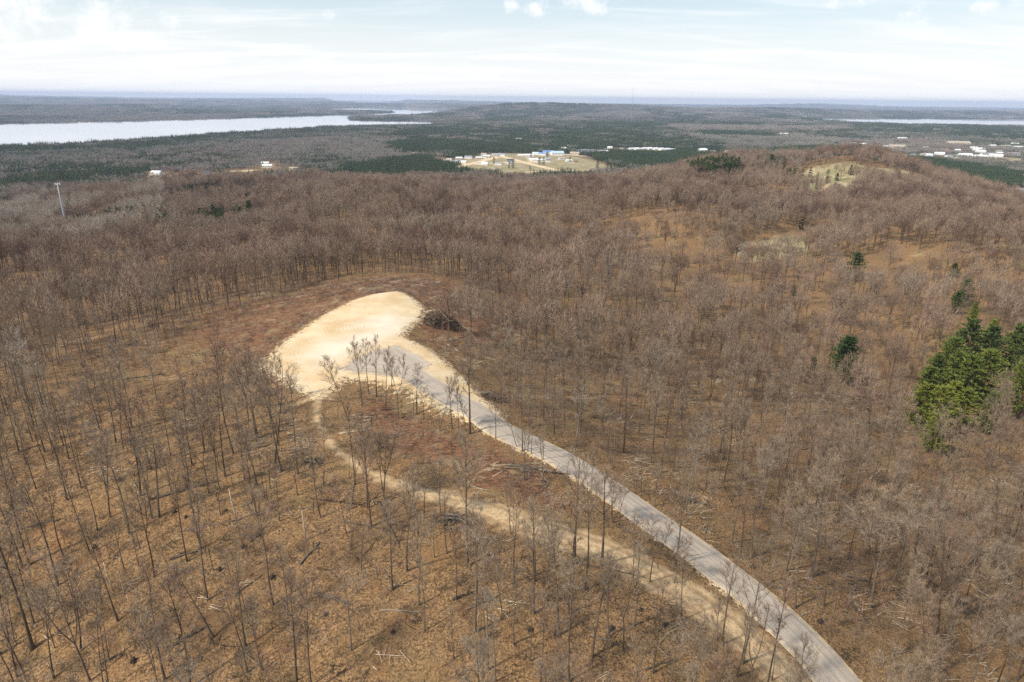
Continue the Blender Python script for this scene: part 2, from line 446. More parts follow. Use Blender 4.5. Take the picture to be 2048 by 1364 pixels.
def m_gravel(t):
    P = pos(t)
    u = t.attr('across').outputs['Fac']
    n = t.noise(P, 9, 4, .8); l = t.noise(P, .35, 4, .6)
    c = t.mix(t.ramp(n, .3, .7), (.36, .285, .215), (.59, .485, .385))
    c = t.mix(t.ramp(l, .42, .66, 0, .5), c, (.42, .355, .295))
    wob = t.math('ADD', u, t.math('MULTIPLY', t.math('SUBTRACT', t.noise(P, .12, 3, .5), .5), .14))
    rut = t('ShaderNodeTexNoise', {'Vector': t('ShaderNodeCombineXYZ', {0: t.math('MULTIPLY', wob, 4.2), 1: t.math('MULTIPLY', t.attr('along').outputs['Fac'], .035), 2: 0.0}).outputs[0], 'Scale': 2.0, 'Detail': 4.0, 'Roughness': .7}).outputs['Fac']
    c = t.mix(t.ramp(rut, .50, .66, 0, .55), c, (.25, .185, .135))
    c = t.mix(t.ramp(rut, .50, .36, 0, .4), c, (.62, .56, .50))
    ed = t.math('ADD', t.math('ABSOLUTE', u), t.math('MULTIPLY', t.math('SUBTRACT', t.noise(P, .5, 5, .75), .5), 1.0))
    c = t.mix(t.ramp(ed, .80, 1.02), c, sand_col(t, P))
    return bsdf(t, c, .93, .15, t.noise(P, 7, 4, .8), .5, .06)


M_GRAVEL = mat('gravel', m_gravel)


def m_track(t):
    P = pos(t); u = t.attr('across').outputs['Fac']; s = t.attr('along').outputs['Fac']
    c = t.mix(t.ramp(t.noise(P, 1.2, 5, .7), .35, .65), (.40, .26, .135), (.64, .46, .27))
    ruts = t.math('ABSOLUTE', t.math('SUBTRACT', t.math('ABSOLUTE', t.math('ADD', u, t.math('MULTIPLY', t.math('SUBTRACT', t.noise(P, .1, 2, .5), .5), .35))), .42))
    rutm = t.ramp(t.math('ADD', ruts, t.math('MULTIPLY', t.math('SUBTRACT', t.noise(P, .9, 4, .7), .5), .22)), .04, .16, 1, 0)
    c = t.mix(t.math('MULTIPLY', rutm, .55), c, (.29, .185, .10))
    cover = t.math('ADD', t.math('ADD', t.math('ABSOLUTE', u), t.attr('wear').outputs['Fac']), t.math('MULTIPLY', t.math('SUBTRACT', t.noise(P, .6, 6, .75), .5), 1.9))
    c = t.mix(t.ramp(cover, .55, .95), c, litter_col(t, P))
    return bsdf(t, c, .95, .1, t.math('ADD', t.noise(P, 2, 5, .7), t.math('MULTIPLY', rutm, -.6)), .6, .25)


M_TRACK = mat('sandy_track', m_track)


def m_water(t):
    P = pos(t)
    return bsdf(t, (.45, .48, .50), .03, 1.0, t.noise(P, .02, 3, .6), .01, 1.0)


M_WATER = mat('lake_water', m_water)


def veg(name, cols, rough=.85, spec=.12, var=.35, nscale=.6):
    """cols: the range of colours picked by the plant's own tint"""
    def b(t):
        ti = t.attr('tint', 'INSTANCER').outputs['Fac']
        r = t('ShaderNodeValToRGB', {0: ti}); cr = r.color_ramp
        for i, c in enumerate(cols):
            e = cr.elements[i] if i < 2 else cr.elements.new(.5)
            e.color = (*c, 1)
        for i, e in enumerate(sorted(cr.elements, key=lambda e: e.position)): pass
        n = len(cols)
        while len(cr.elements) > n: cr.elements.remove(cr.elements[-1])
        for i in range(n): cr.elements[i].position = i / max(1, n - 1); cr.elements[i].color = (*cols[i], 1)
        o = t('ShaderNodeTexCoord').outputs['Object']
        k = t.ramp(t.noise(o, nscale, 3, .7), .3, .7, 1 - var, 1 + var)
        c = t.mix(1.0, r.outputs[0], t('ShaderNodeCombineXYZ', {0: k, 1: k, 2: k}).outputs[0], 'MULTIPLY')
        return bsdf(t, c, rough, spec)
    return mat(name, b)


M_BARK = veg('grey_brown_bark', [(.10, .069, .047), (.18, .135, .097), (.15, .113, .08), (.33, .28, .22)])
M_TWIG = veg('bare_twigs', [(.27, .175, .12), (.34, .25, .175), (.25, .19, .135), (.45, .38, .30)], var=.2)
M_TWIGF = veg('bare_twigs_hillside', [(.160, .100, .070), (.36, .25, .182), (.23, .16, .11), (.44, .37, .29)], var=.2, nscale=.3)
M_NEEDLE = veg('pine_needles', [(.062, .095, .030), (.125, .155, .032), (.20, .215, .038)], var=.45, nscale=.9)
M_NEEDLED = veg('dark_needles', [(.026, .048, .018), (.050, .078, .022), (.085, .105, .028)], var=.4, nscale=.25)
M_PBARK = veg('pine_bark', [(.12, .07, .05), (.24, .13, .09)])
M_PLAINTREE = veg('plain_trees', [(.17, .16, .115), (.29, .265, .215), (.32, .25, .205)], var=.25, nscale=.05)
M_SHRUB = veg('brush_stems', [(.22, .13, .095), (.27, .20, .155), (.30, .14, .075)], var=.3)
M_DEAD = veg('dead_wood', [(.055, .043, .035), (.30, .24, .18), (.58, .46, .32)], var=.25)


def flat(name, col, rough=.7, spec=.3, var=.12, sc=3.0):
    def b(t):
        o = t('ShaderNodeTexCoord').outputs['Object']; k = t.ramp(t.noise(o, sc, 4, .6), .3, .7, 1 - var, 1 + var)
        return bsdf(t, t.mix(1.0, col, t('ShaderNodeCombineXYZ', {0: k, 1: k, 2: k}).outputs[0], 'MULTIPLY'), rough, spec)
    return mat(name, b)


# ------------------------------------------------------------------ masks in world space from the photograph's outlines
RUSTP = gpoly([(560,600),(640,572),(760,556),(840,548),(930,575),(1010,608),(1110,640),(1060,680),(960,690),(900,660),(860,690),(820,640),(800,585),(700,600),(600,655),(520,720),(420,700),(380,670),(450,630)])
RUST2 = gpoly([(740,800),(850,850),(980,900),(1100,960),(1130,1020),(1000,980),(900,940),(800,900),(740,860)])
CLEARP = gpoly([(290,700),(360,655),(450,622),(540,592),(640,568),(740,553),(840,547),(925,568),(960,600),(900,640),(860,690),(640,800),(540,770),(480,745),(400,722),(330,722)])
OPENP = gpoly([(540,745),(640,800),(730,768),(900,828),(1010,870),(1150,955),(1250,1040),(1130,1040),(1000,1000),(860,975),(740,935),(680,930),(650,985),(610,940),(570,850)])
GROVE = gpoly([(1800,880),(1815,800),(1850,740),(1890,720),(1990,725),(2060,730),(2060,800),(1990,840),(1950,870),(1900,900),(1850,915)])
MEADOW = gpoly([(1466,494),(1520,479),(1600,468),(1628,476),(1612,504),(1545,526),(1485,522)])
HILLTOP = gpoly([(1600,338),(1660,328),(1740,333),(1840,352),(1848,380),(1770,372),(1712,366),(1700,396),(1640,400),(1600,374)])
def ppoly(pts): return [tuple(on_plane(a, b, PLAIN + 1)) for a, b in pts]
FIELDS = [ppoly([(905,332),(925,318),(985,306),(1120,305),(1190,320),(1222,333),(1190,342),(1020,350),(955,345)]), ppoly([(370,352),(500,341),(520,347),(400,360)]),
          ppoly([(1570,350),(1620,340),(1640,352),(1600,362)]), ppoly([(1960,312),(2048,316),(2048,325),(1950,318)]), ppoly([(795,305),(830,303),(850,312),(815,311)]), ppoly([(1930,372),(2048,380),(2048,388),(1960,384)])]
PLANT = [ppoly(p) for p in ([(765,290),(830,280),(960,284),(1100,297),(1095,303),(980,302),(850,308),(775,304)], [(535,360),(640,350),(780,318),(850,314),(930,338),(905,350),(820,372),(560,368)],
         [(1190,310),(1340,302),(1440,304),(1560,322),(1400,352),(1290,338),(1215,325)], [(1520,302),(1640,293),(1800,308),(2060,350),(2060,400),(1900,365),(1700,318)], [(1390,262),(1560,268),(1565,275),(1400,272)])]
BELT = ppoly([(-60,294),(300,274),(600,257),(860,250),(1100,246),(1500,252),(2048,256),(2048,268),(1500,268),(1100,280),(760,275),(500,283),(250,300),(-60,312)])
PINKS = [ppoly(p) for p in ([(480,290),(640,278),(800,290),(800,303),(640,306),(500,306)], [(1320,250),(1700,254),(1700,262),(1350,262)], [(200,310),(480,300),(520,330),(380,335),(200,345)])]


ORD = 'first second third fourth fifth sixth seventh eighth ninth tenth eleventh twelfth thirteenth fourteenth fifteenth sixteenth seventeenth eighteenth nineteenth'.split()
TENS = ['', '', 'twenty', 'thirty', 'forty', 'fifty', 'sixty', 'seventy', 'eighty', 'ninety']
def ordinal(n):
    if n >= 100: return 'hundredth' if n == 100 else 'hundred and ' + ordinal(n - 100)
    if n < 20: return ORD[n - 1]
    t, u = divmod(n, 10)
    return (TENS[t][:-1] + 'ieth' if u == 0 else TENS[t] + '-' + ORD[u - 1])


M_STEEL = flat('galvanised_steel', (.42, .46, .48), .45, .5); M_WHITE = flat('white_paint', (.74, .75, .76)); M_DARK = flat('dark_cladding', (.07, .075, .085))
# ------------------------------------------------------------------ buildings on the plain
ROOFC = {'white': flat('white_roof', (.80, .80, .78)), 'grey': flat('grey_roof', (.30, .31, .32)), 'dark': M_DARK, 'blue': flat('blue_roof', (.16, .28, .55)), 'pale': flat('pale_blue_roof', (.50, .62, .72)), 'brown': flat('brown_roof', (.20, .12, .09)), 'tan': flat('tan_roof', (.46, .38, .28))}
WALLC = {'white': M_WHITE, 'tan': flat('tan_wall', (.52, .44, .34)), 'red': flat('red_wall', (.30, .10, .08)), 'grey': flat('grey_wall', (.38, .38, .38))}
HSPOT = []
M_WIN = flat('window_glass', (.05, .06, .07), .2, .5)


def house(px, py, L, Wd, h, roof, wall, lb, cat_='house', rot=None, rise=None, group=None, arched=0):
    g = on_plane(px, py, PLAIN) if py < 345 or px > 1900 else ground(px, py, H); z = Hs(*g); R = random.Random(int(px * 7 + py)); HSPOT.append((g[0], g[1], L)); k_ = 1.25 if L < 40 else 1.0; L *= k_; Wd *= k_; h *= k_
    rot = R.uniform(-.4, .4) if rot is None else rot; rise = Wd * .26 if rise is None else rise
    o = add_obj(cat_.replace(' ', '_'), None, label=lb, category=cat_, group=group); o.location = (g[0], g[1], z); o.rotation_euler[2] = rot
    a, b = L / 2, Wd / 2; B = MB(); B.box(-a, a, -b, b, -1.5, h)
    n = len(B.v); B.v += [np.array(p, float) for p in ((-a, -b, h), (-a, b, h), (-a, 0, h + rise * .97), (a, -b, h), (a, b, h), (a, 0, h + rise * .97))]
    B.f += [(n, n + 2, n + 1), (n + 3, n + 4, n + 5)]; B.m += [0, 0]; add_obj('wall', B.mesh('wall', [WALLC[wall]]), o)
    B = MB()
    if arched:
        k = 10; prof = [(-b * 1.02 * math.cos(math.pi * i / k), h * .2 + (rise + h * .8) * math.sin(math.pi * i / k)) for i in range(k + 1)]
    else: prof = [(-b - .45, h - .2), (0, h + rise), (b + .45, h - .2)]
    n = 0
    for x_ in (-a - .4, a + .4):
        for (y_, z_) in prof: B.v.append(np.array((x_, y_, z_)))
    for (y_, z_) in prof: pass
    k = len(prof)
    for x_ in (-a - .4, a + .4):
        for (y_, z_) in prof: B.v.append(np.array((x_, y_, z_ + .18)))
    for i in range(k - 1):
        B.f += [(i, i + 1, k + i + 1, k + i), (2 * k + i, 3 * k + i, 3 * k + i + 1, 2 * k + i + 1)]; B.m += [0, 0]
        for e in (0, k): B.f.append((e + i, e + i + 1, 2 * k + e + i + 1, 2 * k + e + i)); B.m.append(0)
    for e in (0, k - 1): B.f.append((e, k + e, 3 * k + e, 2 * k + e)); B.m.append(0)
    add_obj('roof', B.mesh('roof', [ROOFC[roof]]), o)
    if L < 40:
        for x_ in np.linspace(-a + 2, a - 2, 4):
            B = MB(); B.box(x_ - .6, x_ + .6, -b - .06, -b + .02, 1, 2.2); add_obj('window', B.mesh('window', [M_WIN]), o)
        B = MB(); B.box(-a * .2 - .5, -a * .2 + .5, -b - .08, -b + .02, 0, 2.1); add_obj('door', B.mesh('door', [WALLC['grey']]), o)


VG = 'houses of the village on the plain'
def V6(x, y): return 880 + x * .293, 270 + y * .293
HL = [(V6(130,160), 15, 8, 3, 'white', 'white', 'white gabled house at the left end of the village'), (V6(195,156), 18, 10, 3.5, 'grey', 'white', 'grey roofed white house, second from the left in the village'), (V6(265,158), 15, 8, 3, 'white', 'tan', 'cream house with white roof before the tall pines'),
 (V6(100,186), 22, 7, 3, 'white', 'white', 'long white trailer home nearest the brown wood'), (V6(150,188), 20, 7, 3, 'white', 'white', 'white trailer home behind the bare trees'), (V6(60,178), 15, 8, 3, 'tan', 'tan', 'tan cottage at the wood edge'), (V6(15,168), 14, 8, 3, 'brown', 'tan', 'brown cottage left of the whole village'), (V6(320,148), 18, 9, 3, 'white', 'tan', 'pale house with broad white roof by the lane'),
 (V6(380,142), 16, 9, 3, 'grey', 'tan', 'tan house with grey roof at the field top'), (V6(420,140), 20, 10, 4, 'grey', 'white', 'big grey roofed house above the field'), (V6(480,178), 17, 10, 3.5, 'dark', 'grey', 'dark roofed barn alone in the field'), (V6(550,142), 14, 8, 3, 'white', 'tan', 'small pale house by the pink leafed tree'),
 (V6(605,140), 24, 9, 3, 'white', 'white', 'long white house right of the pink leafed tree'), (V6(655,128), 18, 9, 3, 'pale', 'white', 'pale blue roofed house behind the long white one'), (V6(640,168), 22, 7, 3, 'white', 'white', 'first white trailer in the row in the field'), (V6(690,172), 24, 7, 3, 'white', 'white', 'second white trailer in the row in the field'),
 (V6(740,176), 12, 8, 3, 'brown', 'white', 'brown roofed cottage beside the dark pines'), (V6(700,134), 20, 10, 4, 'blue', 'white', 'blue roofed house near the plantation'), (V6(740,122), 30, 12, 4, 'blue', 'white', 'long bright blue roofed building by the plantation'), (V6(800,134), 32, 16, 6, 'pale', 'white', 'large pale blue gabled hall at the village edge'),
 (V6(880,178), 14, 7, 3, 'white', 'white', 'small white shed standing in the green field'), (V6(930,184), 9, 5, 2.6, 'brown', 'red', 'little red brown shed in the green field'), (V6(920,134), 24, 12, 5, 'tan', 'tan', 'tan barn right of the pale blue hall'), (V6(830,162), 14, 8, 3, 'tan', 'white', 'tan roofed house on the sandy lane'), (V6(950,112), 18, 8, 3, 'blue', 'white', 'small blue roofed shed by the greenhouses'),
 (V6(1160,92), 14, 9, 3.5, 'white', 'white', 'white house behind the glasshouse rows'), (V6(1240,100), 13, 9, 3, 'tan', 'tan', 'tan house between the two greenhouse rows'), (V6(1790,108), 22, 12, 4, 'white', 'white', 'white house on the road right of the greenhouses'), (V6(1860,118), 16, 9, 3, 'tan', 'tan', 'tan roadside house right of the greenhouses'), (V6(1960,122), 16, 9, 3, 'white', 'white', 'white roadside house furthest from the greenhouses'),
 (V6(540,34), 22, 10, 4, 'white', 'white', 'lone white house in the woods beyond the village'), (V6(845,96), 14, 9, 3, 'white', 'white', 'tiny white house in trees above the blue hall'),
 ((314,349), 17, 10, 4, 'white', 'white', 'white farmhouse by the narrow field'), ((340,356), 8, 5, 2.6, 'white', 'white', 'tiny white shed by the narrow field'), ((380,351), 20, 7, 3, 'brown', 'tan', 'long brown barn in the narrow field'), ((413,350), 16, 10, 4, 'dark', 'grey', 'dark roofed house in the narrow field'), ((531,330), 16, 9, 3, 'white', 'white', 'upper white house in the brown wood'), ((535,335), 18, 9, 3, 'white', 'white', 'lower white house in the brown wood'), ((588,340), 15, 8, 3, 'tan', 'tan', 'tan house among pines near the white pair')]
for (p, L, Wd, h, rf, wl, lb) in HL: house(*p, L, Wd, h, rf, wl, lb, group=VG)
def R3(x, y): return 1350 + x * .3408, 150 + y * .3408
HR = [((165,447), 22, 11, 4, 'white', 'white', 'white house with trees left of the dark woods'), ((310,455), 16, 9, 3, 'tan', 'tan', 'tan house behind the pine hill'), ((640,352), 46, 18, 5, 'white', 'white', 'long white building at the end of a dark tree row'), ((1330,380), 34, 16, 5, 'white', 'white', 'white roofed building at the upper edge of the town'), ((1245,426), 30, 14, 4, 'pale', 'white', 'pale blue roofed building at the town edge'), ((1300,428), 60, 26, 6, 'tan', 'tan', 'broad tan building on bare ground at the town edge'),
 ((1660,410), 90, 34, 7, 'tan', 'tan', 'largest sand coloured warehouse in the town'), ((1550,468), 24, 12, 4, 'white', 'white', 'white house by the dark round trees'), ((1620,485), 30, 12, 4, 'grey', 'white', 'grey roofed house low in the town'), ((1700,476), 44, 16, 5, 'white', 'white', 'wide white store in the lower town'), ((1760,486), 70, 18, 5, 'white', 'white', 'longest white building in the lower town'), ((1880,480), 40, 16, 5, 'white', 'white', 'white building right of the longest one'), ((1935,425), 50, 18, 5, 'tan', 'white', 'tan roofed building at the upper right of the town'), ((1860,422), 28, 13, 4, 'white', 'tan', 'pale house beside the tan roofed building'),
 ((1100,412), 24, 12, 4, 'white', 'white', 'white house in the grey trees before the town'), ((1480,470), 18, 10, 3, 'grey', 'white', 'small grey roofed house left in the town'), ((1985,470), 30, 12, 4, 'grey', 'white', 'grey roofed house at the right end of the town'), ((1790,440), 24, 12, 4, 'white', 'white', 'white house in the middle of the town'), ((1580,440), 20, 10, 3, 'brown', 'tan', 'brown roofed house in the town trees'), ((2010,430), 28, 12, 4, 'white', 'white', 'white house nearest the right frame'), ((200,236), 60, 30, 7, 'white', 'white', 'pale hangar like block far off before the ridge'), ((760,250), 40, 20, 6, 'white', 'white', 'tiny white block at the left lake tip'),
 ((2040,700), 38, 18, 5, 'grey', 'white', 'grey roofed barn below the right hillside'), ((1840,686), 14, 8, 3, 'tan', 'tan', 'sand coloured cottage below the right hillside')]
for (p, L, Wd, h, rf, wl, lb) in HR: house(*R3(*p), L, Wd, h, rf, wl, lb, 'house' if L < 35 else 'warehouse', group='buildings of the distant town')
RT = random.Random(5)
for i in range(34):
    px_ = RT.uniform(1640, 2040); py_ = 284 + 40 * RT.random() ** .8 + (px_ - 1640) * .012
    rf_, wl_ = RT.choice(['white', 'white', 'grey', 'pale', 'tan', 'brown']), RT.choice(['white', 'tan', 'grey']); th = 'west' if px_ < 1780 else ('middle' if px_ < 1910 else 'east')
    house(px_, py_, RT.uniform(13, 26), RT.uniform(8, 11), RT.uniform(3, 4), rf_, wl_, f'small house with {"pale blue" if rf_ == "pale" else rf_} roof and {wl_} walls, {"upper" if py_ < 303 else "lower"} {th} of the distant town', 'house', group='small houses of the distant town')
for i in range(12):
    px_ = RT.uniform(890, 1100); py_ = RT.uniform(306, 330)
    rf_ = RT.choice(['white', 'grey', 'tan']); house(px_, py_, RT.uniform(11, 17), 8, 3, rf_, 'white', f'small house with {rf_} roof on a sandy plot, {ordinal(i + 1)} of the village lane houses', 'house', group='small houses along the village lanes')
for i, (p, L, c) in enumerate([((975,108), 44, 'grey'), ((1010,110), 46, 'grey'), ((1045,112), 44, 'grey'), ((1085,114), 34, 'grey'), ((1110,116), 30, 'white')]):
    house(*V6(*p), L, 12, 3, c, 'white', f'{"white" if c == "white" else "grey"} arched greenhouse, {ordinal(i + 1)} from the left of the grey row', 'greenhouse', rot=.5, rise=3, group='greenhouses on the plain', arched=1)
for i, p in enumerate([(1320,98), (1365,100), (1410,96), (1450,98), (1490,100), (1530,102), (1570,104)]):
    house(*V6(*p), 46, 13, 3.4, 'white', 'white', f'bright white greenhouse, {ordinal(i + 1)} from the left of the white row', 'greenhouse', rot=.6, rise=3, group='greenhouses on the plain', arched=1)

# ------------------------------------------------------------------ the ground: one sheet to the horizon
def axis(n, a, k, u0, u1, c):
    u = np.linspace(u0, u1, n); return c + a * np.sinh(k * u)


gx = axis(860, 62.0, 6.98, -1, 1, 0.0)
gy = axis(640, 62.0, 6.98, -.36, 1, 140.0)
X, Y = np.meshgrid(gx, gy); Z = H(X, Y)
nx, ny = len(gx), len(gy)
ii = np.arange(nx * ny).reshape(ny, nx)
faces = np.stack([ii[:-1, :-1], ii[:-1, 1:], ii[1:, 1:], ii[1:, :-1]], -1).reshape(-1, 4)
gm = new_mesh('ground', np.stack([X, Y, Z], -1).reshape(-1, 3), faces, [M_GROUND], True)
xf, yf = X.ravel(), Y.ravel(); rr = np.hypot(xf, yf)
def fall(d, w): return 1 - smooth(d, -w, w)
nearm = (rr < 600)
def poly_mask(polys, w, sel):
    out = np.zeros(xf.shape)
    for p in polys: out[sel] = np.maximum(out[sel], fall(sdf(xf[sel], yf[sel], p), w))
    return out
fattr(gm, 'rust', poly_mask([RUSTP, RUST2], 6, nearm))
farm = (yf > 200)
straw = np.maximum(poly_mask([MEADOW], 6, rr < 1000), poly_mask([HILLTOP], 12, rr < 1600)); straw = np.maximum(straw, poly_mask(FIELDS, 14, farm & (rr < 5000)))
fattr(gm, 'straw', straw)
dp, dr, dt = dists(xf, yf)
sandm = np.maximum(np.clip(.60 - dp / 9.0, 0, 1.6), np.clip(.66 - np.maximum(dr - 3.4, 0) / 4.0, 0, .7))
sandm = np.maximum(sandm, poly_mask([gpoly([(1740,342),(1810,350),(1815,358),(1750,350)]), gpoly([(1645,368),(1662,366),(1664,384),(1650,385)])], 5, rr < 1600) * .8)
sandm = np.maximum(sandm, poly_mask([gpoly([(950,985),(1010,995),(1035,1008),(985,1010),(950,1000)])], 2, rr < 300) * .75)
LANES = [[(905,336),(945,326),(1000,311),(1060,326),(1112,339)], [(935,327),(1020,324),(1092,321)], [(800,308),(830,304),(860,306)], [(1060,308),(1120,306),(1170,312)], [(1190,341),(1120,340),(1060,343)], [(370,349),(440,345),(505,341)]]
for Ln in LANES:
    Q = [tuple(on_plane(a_, b_, PLAIN)) for a_, b_ in Ln]; sel = (rr > 1200) & (rr < 4200) & (yf > 900)
    sandm[sel] = np.maximum(sandm[sel], (1 - smooth(sdf(xf[sel], yf[sel], Q, False), 6, 22)) * .8)
for hx, hy, hl in HSPOT:
    sel = (np.abs(xf - hx) < hl + 40) & (np.abs(yf - hy) < hl + 70)
    sandm[sel] = np.maximum(sandm[sel], (1 - smooth(np.hypot(xf[sel] - hx, (yf[sel] - hy) * .6), hl * .4, hl * .6 + 22)) * .62)
fattr(gm, 'sandm', sandm)
fattr(gm, 'bare', np.maximum(np.clip(.85 - np.maximum(dt - 2.0, 0) / 6.0, 0, .85), poly_mask([gpoly([(560,760),(640,800),(640,900),(700,960),(640,990),(590,900)])], 6, nearm) * .6))
fattr(gm, 'far', smooth(rr, 1500, 2600) * (1 - straw))
add_obj('ground', gm, kind='structure', label='leaf littered hills falling to a wooded plain')


# ------------------------------------------------------------------ sheets: sand pad, gravel, road, track
def sheet_poly(name, poly, step, z, m, attrs, jitter=.5, seed=1):
    P = np.array(poly); x0, y0 = P.min(0) - 2; x1, y1 = P.max(0) + 2
    xs = np.arange(x0, x1, step); ys = np.arange(y0, y1, step); A, B = np.meshgrid(xs, ys)
    d = sdf(A, B, poly) + fbm(A, B, 3.5, seed) * jitter * 2
    keepv = d < 0
    idx = np.arange(A.size).reshape(A.shape)
    q = np.stack([idx[:-1, :-1], idx[:-1, 1:], idx[1:, 1:], idx[1:, :-1]], -1).reshape(-1, 4)
    kv = keepv.ravel(); q = q[kv[q].all(1)]
    used, invq = np.unique(q, return_inverse=True)
    a, b = A.ravel()[used], B.ravel()[used]
    me = new_mesh(name, np.stack([a, b, H(a, b) + z], 1), invq.reshape(q.shape), [m], True)
    for k, f in attrs.items(): fattr(me, k, f(a, b, d.ravel()[used]))
    return add_obj(name, me, kind='structure')


PACK = [gpoly([(640,740),(600,720),(640,690),(720,670),(780,640),(830,640),(820,668),(760,690),(700,720)]), gpoly([(700,662),(740,640),(790,635),(810,650),(760,668)])]
sheet_poly('sand_pad', PADP, .6, .06, M_SAND, {
    'pack': lambda a, b, d: np.maximum(fall(sdf(a, b, PACK[0]), 6) * .8, fall(sdf(a, b, PACK[1]), 5)),
    'edge': lambda a, b, d: np.clip(.60 - sdf(a, b, PADP) / 9.0, 0, 1.6)}, .9, 4)
sheet_poly('gravel_apron', GRAVP, .6, .12, M_GRAVEL, {
    'across': lambda a, b, d: np.clip(1 + d / 9.0, 0, 1), 'along': lambda a, b, d: a * .5 + b}, .35, 5)


def ribbon(name, line, hw, z, m, extra=None, seed=2, nacross=9, start=0):
    L = line[start:]; T = np.gradient(L, axis=0); T /= np.linalg.norm(T, axis=1)[:, None]; N = np.stack([-T[:, 1], T[:, 0]], 1)
    s = np.r_[0, np.cumsum(np.linalg.norm(np.diff(L, axis=0), axis=1))]
    u = np.linspace(-1, 1, nacross)
    wl = hw * (1 + .10 * fbm(s, s * 0, 6, seed)); wr = hw * (1 + .10 * fbm(s, s * 0 + 50, 6, seed))
    off = np.where(u[None] < 0, u[None] * wl[:, None], u[None] * wr[:, None])
    a = L[:, :1] + N[:, :1] * off; b = L[:, 1:] + N[:, 1:] * off
    V = np.stack([a, b, H(a, b) + z], -1).reshape(-1, 3)
    idx = np.arange(a.size).reshape(a.shape)
    f = np.stack([idx[:-1, :-1], idx[:-1, 1:], idx[1:, 1:], idx[1:, :-1]], -1).reshape(-1, 4)[:, ::-1]
    me = new_mesh(name, V, f, [m], True)
    fattr(me, 'across', np.broadcast_to(u, a.shape)); fattr(me, 'along', np.broadcast_to(s[:, None], a.shape))
    if extra: fattr(me, 'wear', np.broadcast_to(extra(s)[:, None], a.shape))
    return add_obj(name, me, kind='structure')


ribbon('gravel_road', ROADR, 4.0, .16, M_GRAVEL, start=0)
ribbon('dirt_track', TRACKR, 4.4, .08, M_TRACK, lambda s: .60 - .58 * smooth(s, 28, 75), 6)

# ------------------------------------------------------------------ lakes
def lake(name, pix, z=PLAIN + 1.2):
    V = [(*on_plane(a, b, z), z) for a, b in pix]
    me = new_mesh(name, V, [tuple(range(len(V)))], [M_WATER]); 
    if me.polygons[0].normal.z < 0: me.flip_normals()
    add_obj(name, me, kind='structure'); return [(v[0], v[1]) for v in V]


for nm_, px_ in LAKEPIX: lake(nm_, px_)

